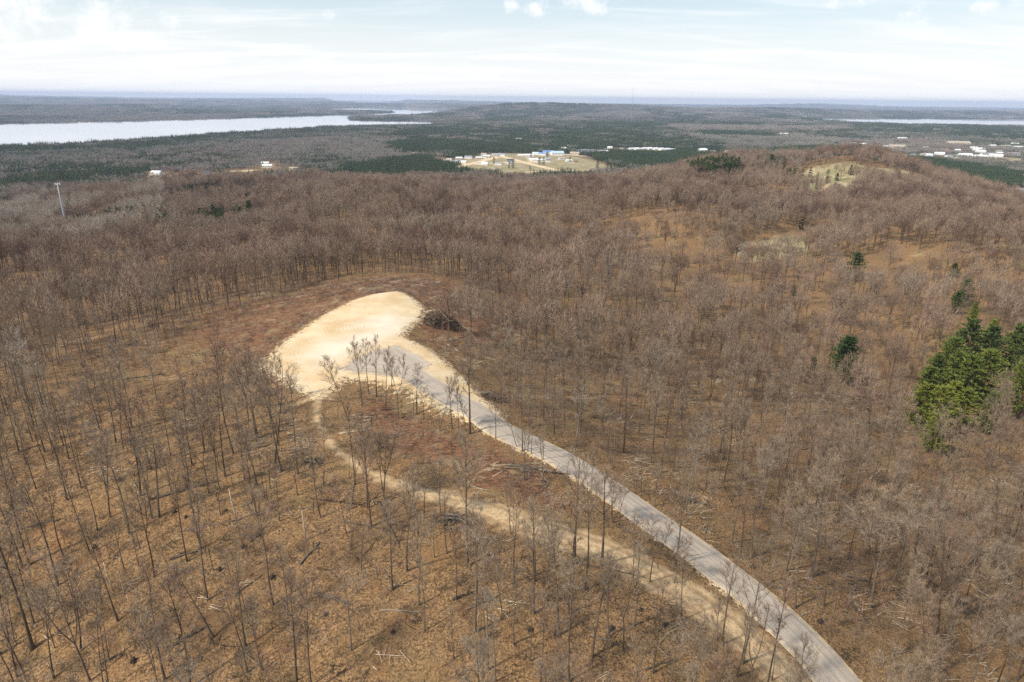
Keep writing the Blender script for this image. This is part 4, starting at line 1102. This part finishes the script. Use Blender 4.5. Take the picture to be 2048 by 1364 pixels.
# thin out with distance on the lower left flank, conifers take over there
pu, pv, pd_ = project_n(np.stack([x, y, z], 1))
PINEH = [gpoly(p) for p in ([(1440,372),(1470,345),(1510,350),(1500,368),(1470,378)], [(1505,330),(1545,325),(1570,335),(1545,345)], [(1560,345),(1590,372),(1640,382),(1690,385),(1690,372),(1650,350),(1600,350)])]
pineh = np.zeros(len(x), bool)
for p in PINEH: pineh |= sdf(x, y, p) < 0
conif_p = np.where((pu < 520) & (pv < 470) & (pv > 380), np.clip(.28 + fbm(x, y, 80, 51) * 1.1, 0, .8), .006)
conif_p = np.where((pv > 470) | (np.hypot(x, y) < 420), 0, conif_p)
conif_p = np.where(pineh, .7, conif_p); conif = rng.random(len(x)) < conif_p
sel = ~bad & ~conif; n = sel.sum(); hh = np.clip(17 + 5 * fbm(x[sel], y[sel], 40, 66) + rng.normal(0, 1.8, n), 10, 22); s = hh / 18
tt = np.clip(.35 + .6 * fbm(x[sel], y[sel], 70, 61) + rng.normal(0, .26, n), 0, .78)
tt = np.where((pu[sel] < 330) & (pv[sel] < 560) & (fbm(x[sel], y[sel], 60, 63) > .05), rng.uniform(.85, 1, n), tt)
w = rng.uniform(.8, 1.25, n)
push(midS, x[sel], y[sel], z[sel], rng.choice(10, n), tilts(n, .03), np.stack([s * w, s * w, s], 1), tt)
print('near', sum(map(len, nearS[0])), 'mid', sum(map(len, midS[0])))
cat = lambda S_: [np.concatenate(a) for a in S_]
a = cat(nearS); scatter('bare_wood_near', 'near_lib', *a, 'thin leafless wood of grey trunks behind the nearest trees', 'woodland')
a = cat(midS); scatter('bare_wood_hills', 'mid_lib', *a, 'brown leafless wood covering the hills behind the sand pad', 'woodland')
sel = conif & ~bad; xc, yc, zc = x[sel], y[sel], z[sel]

# plantation of tall red-stemmed pines on the hill shoulder
RP = gpoly([(1368,352),(1400,345),(1450,340),(1475,348),(1470,362),(1420,372),(1380,366)])
x, y = jgrid(min(p[0] for p in RP), max(p[0] for p in RP), min(p[1] for p in RP), max(p[1] for p in RP), 5, .5)
ok = sdf(x, y, RP) < 0; x, y = x[ok], y[ok]; z = H(x, y); n = len(x)
scatter('pine_plantation', 'redpine_lib', np.stack([x, y, z], 1), rng.choice(4, n), tilts(n, .01), np.stack([rng.uniform(.9, 1.15, n)] * 3, 1), rng.uniform(.3, 1, n), 'dense pine plantation with red stems on the hill shoulder', 'plantation')

# ------------------------------------------------------------------ conifers: the countable ones, then the rest
PINEM = []
for i in range(6):
    R = random.Random(900 + i); T, K = pine(R, 18, [.27, .31, .36, .28, .22, .33][i], [.10, .08, .1, .18, .05, .1][i], 0, [.3, .45, .4, .5, .25, .5][i])
    PINEM.append((T.mesh('trunk', [M_PBARK], True), K.mesh('crown', [M_PBARK, M_NEEDLE])))
PLOW = [(LIB['pine_lib'].objects['pine_%02d' % i].data) for i in range(5)]
PINES = [(1706,561,506,2,.05,'round dark green pine standing alone in the valley'),(1586,592,570,4,.3,'tiny bright pine on the leafy slope left of the lone pine'),(1682,768,674,3,.0,'tall dark pine with bare lower trunk above the pale patch'),(1622,756,715,4,.05,'small dark pine left of the tall dark pine'),
 (1905,556,527,2,.35,'small pine above the pine pair on the far valley side'),(1925,612,558,3,.3,'upper ragged pine up the valley from the big pine grove'),(1908,628,585,1,.2,'lower ragged pine up the valley from the big pine grove'),(1942,645,605,4,1.0,'yellow green sapling pine above the big pine grove'),
 (1922,742,642,1,.25,'dark topmost pine at the head of the pine grove'),(1890,770,678,2,.55,'olive pine on the upper left flank of the grove'),(1965,748,655,1,.15,'dark broad pine right of the grove top'),(1975,700,640,4,1.0,'yellow pine tip behind the dark grove pines'),
 (1900,800,705,0,.6,'bright pine in the upper middle of the grove'),(1925,812,715,1,.6,'bright bushy pine in the centre of the grove'),(1958,800,702,2,.75,'light green round pine under the dark broad pine'),(2020,745,652,1,.4,'large green pine at the right edge of the grove top'),(2046,760,660,2,.3,'pine cut by the frame at the grove edge'),(2035,835,720,2,.65,'bright pine low on the right of the grove'),
 (1862,790,712,3,.3,'thin dark pine on the left side of the grove'),(1845,822,735,0,.6,'green pine leaning out of the grove lower left'),(1835,858,770,1,.85,'yellow green pine at the lower left of the grove'),(1870,870,775,2,.95,'vivid yellow green pine low in the grove'),(1893,850,765,0,1.0,'brightest narrow pine at the grove foot'),(1918,858,780,1,.85,'yellow green bushy pine near the grove foot'),(1860,905,830,1,.8,'lowest broad pine at the foot of the grove'),(1968,866,785,4,.5,'small pointed pine among grey trees right of the grove foot'),(2030,705,665,0,.45,'pine top peeping behind the right grove edge')]
def add_pine(x, y, z, h, meshes, tint, lb, grp, rz):
    o = add_obj('pine_tree', None, label=lb, category='pine tree', group=grp); s = h / 18
    o.matrix_world = Matrix.Translation((x, y, z)) @ Matrix.Rotation(rz, 4, 'Z') @ Matrix.Diagonal((s, s, s, 1))
    for nm, me in zip(('trunk', 'crown'), meshes): c = add_obj(nm, me, o); c['tint'] = float(tint)
for (px, py, ty, v, tn, lb) in PINES:
    g = ground(px, py, H); z = Hs(*g); lo, hi = 2.0, 40.0
    for _ in range(24):
        m_ = (lo + hi) / 2
        if project((g[0], g[1], z + m_))[1] > ty: lo = m_
        else: hi = m_
    add_pine(g[0], g[1], z, lo, PINEM[v], tn, lb, 'green pines in the valley', random.uniform(0, 6.28))

# smaller evergreens dotted over the hills and the plain edge
DOT = [(988,322,8),(1018,331,8),(1026,331,9),(1079,324,9),(1087,325,9),(1095,312,10),(1062,312,7),(990,300,7),(958,300,7),(1140,318,6),(1060,335,6),(1868,335,8),(1655,350,10),(1672,356,9),(1652,362,9),(1700,345,12),(1797,350,9),(1566,335,15),(1632,372,10),(1668,378,11),(1445,335,8),(1870,415,9),(1855,378,8),(1927,410,7),(245,434,11),(183,428,9),(30,446,16),(420,430,9),(538,410,12),(20,410,12),(60,470,14),(250,505,7),(700,375,8),(905,350,9),(1195,333,18),(1215,333,19),(1265,350,15),(922,352,12),(865,368,9),(1003,366,14),(980,362,13),(958,366,15),(940,370,14),(1020,364,11),(990,372,12),(970,374,10)]
dots = []
for i, (px, py, hpx) in enumerate(DOT):
    g = ground(px, py + 6, H); z = Hs(*g); d = project((g[0], g[1], z))[2]; h = hpx * 1.7 * d / F * 1.0
    dots.append((g[0], g[1], z, min(max(h, 6), 22)))
iso = np.argsort(-(15 / np.hypot(xc, yc)))[:190]
for k in iso: dots.append((xc[k], yc[k], zc[k], rng.uniform(8, 16)))
wh = {'cell': (ground(135, 464))}
dots.sort(key=lambda t: math.hypot(t[0], t[1]))
cnt = {}
for (x_, y_, z_, h_) in dots:
    u, v, d = project((x_, y_, z_))
    reg = 'on the left hill flank' if u < 560 else ('on the middle ridge' if u < 1250 else ('around the far grassy hilltop' if u < 1720 else 'on the far right hillside'))
    reg2 = {'on the left hill flank': 'on the hills near the cell tower', 'on the middle ridge': 'on the wooded ridge before the village', 'around the far grassy hilltop': 'around the far grassy hilltop', 'on the far right hillside': 'on the brown slope past the grassy hilltop'}[reg]
    cnt[reg2] = cnt.get(reg2, 0) + 1
    sz = 'small' if h_ < 10 else 'tall'
    k = (sz, reg2); cnt[k] = cnt.get(k, 0) + 1
    o = add_obj('evergreen_tree', PLOW[len(cnt) % 5 if False else int(rng.integers(5))], label=f'{sz} dark evergreen {reg2}, {ordinal(cnt[k])} nearest', category='evergreen tree', group='dark evergreens dotted over the hills')
    s = h_ / 15; o.matrix_world = Matrix.Translation((x_, y_, z_)) @ Matrix.Rotation(rng.uniform(0, 6.28), 4, 'Z') @ Matrix.Diagonal((s, s, s, 1)); o['tint'] = float(rng.random())
rem = np.setdiff1d(np.arange(len(xc)), iso); n = len(rem)
if n:
    s = rng.uniform(7, 15, n) / 15
    scatter('evergreen_wood', 'pine_lib', np.stack([xc[rem], yc[rem], zc[rem]], 1), rng.choice(5, n), tilts(n, .01), np.stack([s, s, s], 1), rng.random(n), 'scattered dark evergreens among bare trees on low hills', 'woodland')

# ------------------------------------------------------------------ the wooded plain: patches
pS = ([], [], [], [], [])
def in_any(x, y, polys, wob=0):
    o = np.zeros(x.shape, bool)
    for p in polys: o |= sdf(x, y, p) < wob * fbm(x, y, 130, 55)
    return o
for (r0, r1, step, sc) in ((1250, 3200, 32, 1.0), (3200, 6000, 52, 1.45), (6000, 12500, 105, 2.4), (12500, 26000, 300, 5.0)):
    x, y = jgrid(-r1 * .86, r1 * .86, r0 * .6, r1, step, 1.0)
    D = y; ok = (np.hypot(x, y) > r0) & (D < r1) & (np.abs(x) < D * .80 + 60)
    if r0 > 1300: ok &= (D > r0 * .98)
    x, y = x[ok], y[ok]
    if r0 > 1300:
        k2 = np.hypot(x, y) > 0; 
    z = H(x, y)
    wet = np.zeros(x.shape, bool)
    for L in LAKES: wet |= sdf(x, y, L) < PR * sc * .6
    fld = np.zeros(x.shape, bool)
    for p in FIELDS: fld |= sdf(x, y, p) < PR * .7 + 45 * fbm(x, y, 60, 73)
    fld |= fbm(x, y * .6, 160, 79) > .5
    for hx, hy, hl in HSPOT: fld |= (np.abs(x - hx * (1 - 25 / hy)) < PR * sc + hl * .55) & (y > hy - PR * sc - 45) & (y < hy + PR * sc * .8 + 8)
    ok = ~wet & ~fld; x, y, z = x[ok], y[ok], z[ok]
    nz = fbm(x, y * .35, 420, 71, 4) * 1.0
    pu, pv, _ = project_n(np.stack([x, y, z], 1))
    pc = .47 + 1.7 * nz
    pc = np.where(sdf(x, y, BELT) < 0, .82 + .8 * nz, pc)
    pc = np.where(in_any(x, y, PINKS, 150), .10, pc)
    pc = np.where((pu < 560) & (pv > 296), pc + .22, pc)
    town = (pu > 1450) & (pv > 282) & (pv < 325); pc = np.where(town, .22 + .6 * nz, pc)
    pl = in_any(x, y, PLANT)
    conf = rng.random(len(x)) < np.clip(pc, .03, .95)
    v = np.where(conf, 3 + rng.choice(3, len(x)), rng.choice(3, len(x))); v = np.where(pl, 6 + rng.choice(2, len(x)), v)
    keep = rng.random(len(x)) < np.where(town & ~pl, .62, np.where(pl, 1, .93)); x, y, z, v, pl, conf = x[keep], y[keep], z[keep], v[keep], pl[keep], conf[keep]
    n = len(x); s = rng.uniform(.85, 1.15, n); hz = np.where(v < 3, rng.uniform(.75, 1.15, n), rng.uniform(.7, 1.2, n)) * (1 if sc < 2 else 1.15)
    rz = tilts(n, 0.0); rz[pl, 2] = .3
    pinkt = np.clip(.45 + .9 * fbm(x, y * .5, 300, 77) + rng.normal(0, .15, n), 0, 1); pinkt = np.where(in_any(x, y, PINKS, 150), rng.uniform(.6, 1, n), pinkt)
    tt = np.where(v < 3, pinkt, np.where(pl, rng.uniform(.35, .8, n), rng.uniform(.15, 1, n)))
    push(pS, x, y, z, v, rz, np.stack([s * sc, s * sc, hz], 1), tt)
a = cat(pS); print('patches', len(a[0]))
scatter('plain_woods', 'patch_lib', *a, 'patchwork of green and brown woods on the plain reaching to the lakes', 'woodland')

# ------------------------------------------------------------------ undergrowth and fallen sticks near the camera
x, y = jgrid(-300, 300, 30, 330, 2.3, 1.0)
dp, dr, dt = dists(x, y, 700); ok = (dp > 1.0) & (dr > 3.6) & (dt > 3.0); x, y = x[ok], y[ok]
clr = sdf(x, y, CLEARP) < 0; opn = sdf(x, y, OPENP) < 0; r2 = sdf(x, y, RUST2) < 0
pr = np.clip(.42 + .8 * fbm(x, y, 14, 81), .04, .85); pr = np.where(clr, .32, pr); pr = np.where(opn & ~r2, .05, pr); pr = np.where(r2, .4, pr)
BAND = gpoly([(100,735),(180,705),(290,680),(340,660),(480,612),(560,585),(640,565),(560,600),(480,640),(380,690),(290,712),(180,735)]); pr = np.where(sdf(x, y, BAND) < 3, .95, pr)
ok = rng.random(len(x)) < pr; x, y, clr = x[ok], y[ok], clr[ok]; z = H(x, y); iv, d, v = inview(x, y, z, 5, 60); x, y, z, clr = x[iv], y[iv], z[iv], clr[iv]; n = len(x)
inb = sdf(x, y, BAND) < 3
vi = np.where(clr & ~inb, rng.choice(3, n), rng.choice(6, n, p=[.14, .13, .13, .20, .20, .20])); s = np.where(clr & ~inb, rng.uniform(.35, .9, n), rng.uniform(.5, 1.15, n))
print('brush', n)
scatter('undergrowth', 'brush_lib', np.stack([x, y, z], 1), vi, tilts(n, .1), np.stack([s, s, s], 1), np.where(clr | (rng.random(n) < .2), rng.uniform(.4, 1, n), rng.uniform(0, .6, n)), 'leafless brush and saplings among the trees', 'undergrowth')
x, y = jgrid(-230, 230, 30, 270, 3.1, 1.0)
dp, dr, dt = dists(x, y, 700); ok = (dp > 2) & (dr > 5) & (dt > 4) & (rng.random(len(x)) < np.clip(.55 + fbm(x, y, 20, 91), .1, 1)); x, y = x[ok], y[ok]; z = H(x, y)
iv, d, v = inview(x, y, z, 2, 60); x, y, z = x[iv], y[iv], z[iv]; n = len(x); print('sticks', n)
r3 = tilts(n, .03); r3[:, 2] = rng.normal(0, .9, n)
scatter('fallen_sticks', 'stick_lib', np.stack([x, y, z], 1), rng.choice(5, n), r3, np.stack([rng.uniform(.6, 1.2, n)] * 3, 1), rng.random(n) ** 3.2, 'fallen twigs and sticks lying over the leaf litter', 'fallen sticks')

# ------------------------------------------------------------------ fallen logs (each its own thing)
def log_obj(x0, y0, x1, y1, rad, tint, lb, i):
    R = random.Random(2000 + i); p0 = np.array((x0, y0, Hs(x0, y0) + rad * .8)); p1 = np.array((x1, y1, Hs(x1, y1) + rad * .5))
    L = np.linalg.norm(p1 - p0); B = MB(); n = 6
    P = [p0 + (p1 - p0) * k / n + np.array((R.uniform(-.12, .12), R.uniform(-.12, .12), 0)) * (0 < k < n) for k in range(n + 1)]
    P = [np.array((p[0], p[1], max(p[2], Hs(p[0], p[1]) + rad * .5))) for p in P]
    B.tube([p - p0 for p in P], [rad * (1 - .6 * k / n) for k in range(n + 1)], 7, 0, True)
    o = add_obj('fallen_log', B.mesh('fallen_log', [M_DEAD], True), label=lb, category='fallen log', group='fallen logs lying in the wood'); o.location = p0; o['tint'] = tint
    K = MB(); d = (p1 - p0) / L
    for k in range(int(3 + L * .7)):
        s = R.uniform(.35, 1); q = P[min(n, int(s * n))] - p0; a = R.uniform(-1, 1)
        v = np.array((d[0] * .7 - d[1] * a, d[1] * .7 + d[0] * a, R.uniform(.05, .55))); l = R.uniform(.6, 2.4); K.tube([q, q + v * l * .6, q + v * l + (0, 0, .1)], [rad * .3, rad * .2, .012], 4, 0)
    c = add_obj('branches', K.mesh('branches', [M_DEAD]), o); c['tint'] = tint * .8


LOGS = [(679,869,742,859,.9),(922,648,955,682,.85),(893,686,935,672,.15),(895,690,920,704,.7),(620,997,735,1012,.05),(690,1044,780,1062,.1),(757,1005,800,1095,.1),(760,1222,850,1225,.4),(930,1220,990,1196,.4),(905,1200,945,1185,.1),(1020,1138,1060,1160,.15),(1170,1130,1300,1158,.1),(1075,940,1140,950,.4),(880,1030,952,1050,.3),(884,1036,950,1046,.1),(890,1028,945,1040,.5),(1740,958,1770,932,1.0),(1688,1228,1742,1252,.15),(1700,1205,1735,1245,.05),(1780,1300,1822,1305,.15),(1970,984,2046,1002,.15),(1990,1025,2046,1042,.2),(1720,1160,1750,1168,.1),(1340,985,1380,1005,.1),(1345,980,1370,998,.2),(80,890,20,912,.1),(160,880,220,920,.1),(300,1000,440,962,.15),(360,1065,480,1040,.2),(500,1085,540,1045,.25),(340,1120,400,1100,.1),(120,1040,30,1060,.2),(270,970,278,990,.9),(600,1130,640,1085,.2),(470,1190,525,1150,.15),(1240,840,1290,850,.15),(1320,810,1372,822,.2),(1100,700,1140,725,.4),(1160,745,1205,770,.3),(970,716,1015,728,.6),(975,735,1030,756,.2),(1020,700,1060,714,.2),(1370,1000,1420,1012,.1),(60,1215,120,1190,.15),(200,1330,250,1305,.1),(350,1290,420,1250,.1),(1180,1270,1240,1290,.25),(1290,1340,1350,1320,.1),(1500,1010,1545,1024,.15),(1600,900,1660,890,.1),(1830,1120,1880,1136,.3),(640,1190,700,1210,.2),(1570,1180,1520,1165,.15),(480,905,560,885,.15),(240,760,330,748,.2),(1060,1080,1100,1100,.15)]
lc = {}
for i, (a, b, c, d_, tn) in enumerate(LOGS):
    p = ground(a, b, H); q = ground(c, d_, H); reg, _k = region(*((p + q) / 2)); tone = 'pale' if tn > .55 else ('brown' if tn > .22 else 'dark')
    lc.setdefault((tone, reg), []).append((math.hypot(*((p + q) / 2)), i, p, q, tn))
for (tone, reg), L in lc.items():
    L.sort(key=lambda t: t[0])
    for k, (_, i, p, q, tn) in enumerate(L):
        log_obj(*p, *q, .15 if i % 3 else .22, tn, f'{tone} fallen log {reg}' + ('' if len(L) == 1 else f', {ordinal(k + 1)} counting from the photo bottom'), i)


# ------------------------------------------------------------------ brush piles
def pile(px, py, w, h, n, lb, seed, tint0=.0):
    g = ground(px, py, H); z = Hs(*g); R = random.Random(seed)
    root = add_obj('brush_pile', None, label=lb, category='brush pile'); root.location = (g[0], g[1], z)
    K = MB(); Pm = MB()
    for k in range(n):
        a = R.uniform(0, 6.28); rr_ = math.sqrt(R.random()) * w; c = np.array((math.cos(a) * rr_, math.sin(a) * rr_ * .6, 0)); top = h * max(.1, 1 - (rr_ / w) ** 2)
        c[2] = R.uniform(0, top); b = R.uniform(0, 6.28); el = R.uniform(-.3, .5); l = R.uniform(.6, 2.2)
        v = np.array((math.cos(b) * math.cos(el), math.sin(b) * math.cos(el), math.sin(el))) * l; r_ = R.uniform(.03, .12)
        (Pm if R.random() < .12 else K).tube([c - v * .5, c + np.array((R.uniform(-.1, .1), R.uniform(-.1, .1), .1)), c + v * .5], [r_, r_ * .8, r_ * .3], 5, 0, True)
    a = add_obj('tangled_branches', K.mesh('tangled_branches', [M_DEAD]), root); a['tint'] = tint0
    b = add_obj('pale_branches', Pm.mesh('pale_branches', [M_DEAD]), root); b['tint'] = .55 if seed == 1 else .3
    for k in range(2):
        L = MB(); a0 = R.uniform(-.6, .2); l = w * R.uniform(.9, 1.2)
        L.tube([(-l * .6, -w * .1 + k, h * .9), (0, k * .8 - .5, h * 1.05), (l * .6 * math.cos(a0), l * .6 * math.sin(a0) - 1, h * .45)], [.14, .11, .07], 6, 0, True)
        c = add_obj('long_log', L.mesh('long_log', [M_DEAD], True), root); c['tint'] = .7 if seed == 1 else .3


pile(878, 650, 6.6, 5.0, 1000, 'large dark heap of cut branches and roots beside the sand pad', 1)
pile(978, 796, 4.2, 1.5, 230, 'low brush pile with pale limbs beside the gravel road', 2, .12)
pile(915, 1040, 4.5, .7, 60, 'flat stack of dark poles below the dirt track', 3, .15)
pile(1035, 938, 4.0, .6, 70, 'loose dark brush heap between the gravel road and dirt track', 4, .12)
pile(625, 925, 2.4, .7, 50, 'small heap of dark sticks left of the dirt track', 5, .1)

# upturned root plates / dark stumps on the leafy slope
SM = []
for i in range(3):
    R = random.Random(40 + i); B = MB(); B.tube([(0, 0, -.2), (0, 0, .35), (.05, 0, .75)], [.42, .32, .28], 8, 0, True)
    K = MB()
    for k in range(11): a = k * .57 + R.uniform(-.2, .2); l = R.uniform(.5, 1.1); K.tube([(0, 0, .25), (math.cos(a) * l * .5, math.sin(a) * l * .5, .22), (math.cos(a) * l, math.sin(a) * l, -.05)], [.12, .09, .03], 5, 0)
    SM.append((B.mesh('stump_body', [M_DEAD], True), K.mesh('roots', [M_DEAD], True)))
STUMPS = [(452,1022),(350,1025),(440,1140),(545,1155),(580,1140),(372,1035),(488,1095),(515,1072),(786,1265),(1060,1260),(1113,1268),(1222,1258),(976,1110),(1280,1220),(190,1095),(268,1322),(360,1275),(652,1230),(1505,1135),(1640,1245),(1410,1060),(1870,1170),(240,960),(1330,1250)]
for i, (px, py) in enumerate(STUMPS):
    g = ground(px, py, H); reg, _k = region(*g); b, k = SM[i % 3]
    o = add_obj('tree_stump', None, label='dark rooted stump ' + reg + ', ' + ordinal(i + 1) + ' by the count', category='stump', group='dark stumps in the leaf litter'); o.location = (g[0], g[1], Hs(*g)); o.rotation_euler[2] = i; o.scale = [.55 + .1 * (i % 4)] * 3
    for nm, me in (('stump_body', b), ('roots', k)): c = add_obj(nm, me, o); c['tint'] = .0
# true, findable labels for the stumps: order out from the landmark
byreg = {}
for o in [o for o in bpy.data.objects if o.name.split('.')[0] == 'tree_stump']:
    reg, key = region(o.location.x, o.location.y); byreg.setdefault(reg, []).append((-key, o))
for reg, L in byreg.items():
    L.sort(key=lambda t: t[0])
    for k, (_, o) in enumerate(L): o['label'] = f'dark rooted stump {reg}' + ('' if len(L) == 1 else f', {ordinal(k + 1)} out from it')

# ------------------------------------------------------------------ cell tower and far mast
g = ground(135, 463, H); z = Hs(*g); lo, hi = 20, 120
for _ in range(24):
    m_ = (lo + hi) / 2
    if project((g[0], g[1], z + m_))[1] > 366: lo = m_
    else: hi = m_
TH = lo
tw = add_obj('cell_tower', None, label='tall grey cell tower pole rising from the wood', category='cell tower'); tw.location = (g[0], g[1], z)
B = MB(); B.tube([(0, 0, -1), (0, 0, TH * .33), (0, 0, TH * .66), (0, 0, TH)], [1.05, .85, .65, .45], 12, 0, True); add_obj('pole', B.mesh('pole', [M_STEEL], True), tw)
B = MB()
for k in range(3):
    a = k * 2.094; b = a + 2.094; p = np.array((math.cos(a) * 2.6, math.sin(a) * 2.6, TH - 1.2)); q = np.array((math.cos(b) * 2.6, math.sin(b) * 2.6, TH - 1.2)); B.tube([p, q], [.13, .13], 5, 0); B.tube([(0, 0, TH - 1.2), (p + q) / 2], [.13, .13], 5, 0)
add_obj('antenna_frame', B.mesh('antenna_frame', [M_STEEL]), tw)
for k in range(9):
    a = k * .698; B = MB(); B.box(-.16, .16, -.1, .1, -1.3, 1.3); o = add_obj('antenna_panel', B.mesh('antenna_panel', [M_WHITE]), tw); o.location = (math.cos(a) * 2.5, math.sin(a) * 2.5, TH - .9); o.rotation_euler[2] = a + 1.57
B = MB()
for k in range(8): B.tube([(2.5 * math.cos(k), 2.5 * math.sin(k), 0), (2.5 * math.cos(k), 2.5 * math.sin(k), 2.4)], [.05, .05], 4, 0)
B.box(3, 6, -2, 1, 0, 2.6); add_obj('equipment_hut', B.mesh('equipment_hut', [M_WHITE]), tw)
def mast(px, py, ty, r, lb):
    g = on_plane(px, py, PLAIN); d = project((g[0], g[1], PLAIN))[2]; h = 20
    while project((g[0], g[1], PLAIN + h))[1] > ty: h += 4
    m = add_obj('radio_mast', None, label=lb, category='mast'); m.location = (g[0], g[1], PLAIN)
    B = MB()
    for k in range(3): a = k * 2.094; B.tube([(math.cos(a) * r, math.sin(a) * r, 0), (math.cos(a) * r * .6, math.sin(a) * r * .6, h)], [r * .22, r * .16], 4, 0)
    for k in range(24):
        z0 = h * k / 24; z1 = h * (k + 1) / 24; a = k * 2.094; b = a + 2.094; B.tube([(math.cos(a) * r * .9, math.sin(a) * r * .9, z0), (math.cos(b) * r * .9, math.sin(b) * r * .9, z1)], [r * .14] * 2, 4, 0)
    add_obj('lattice', B.mesh('lattice', [M_STEEL]), m)
    B = MB(); B.tube([(0, 0, h), (0, 0, h * 1.06)], [r * .2, r * .1], 5, 0); add_obj('tip', B.mesh('tip', [M_STEEL]), m)
mast(1262, 247.5, 176, 1.6, 'faint thin radio mast standing above the far horizon')
mast(1663, 296, 280, .8, 'short pale mast behind the grassy hilltop')

# ------------------------------------------------------------------ the air
def m_haze(m):
    m.use_nodes = True; m.node_tree.nodes.clear(); t = NT(m.node_tree)
    v = t('ShaderNodeVolumePrincipled', {'Color': (.66, .76, 1.0, 1), 'Density': 5.2e-5, 'Anisotropy': .0})
    t('ShaderNodeOutputMaterial', {'Volume': v.outputs[0]})
mh = bpy.data.materials.new('air'); m_haze(mh)
B = MB(); xm = abs(gx).max() + 400; B.box(-xm, xm, gy.min() - 400, gy.max() + 400, float(Z.min()) - 1.0, CAMZ + 75)
add_obj('haze', B.mesh('haze', [mh]), kind='stuff')
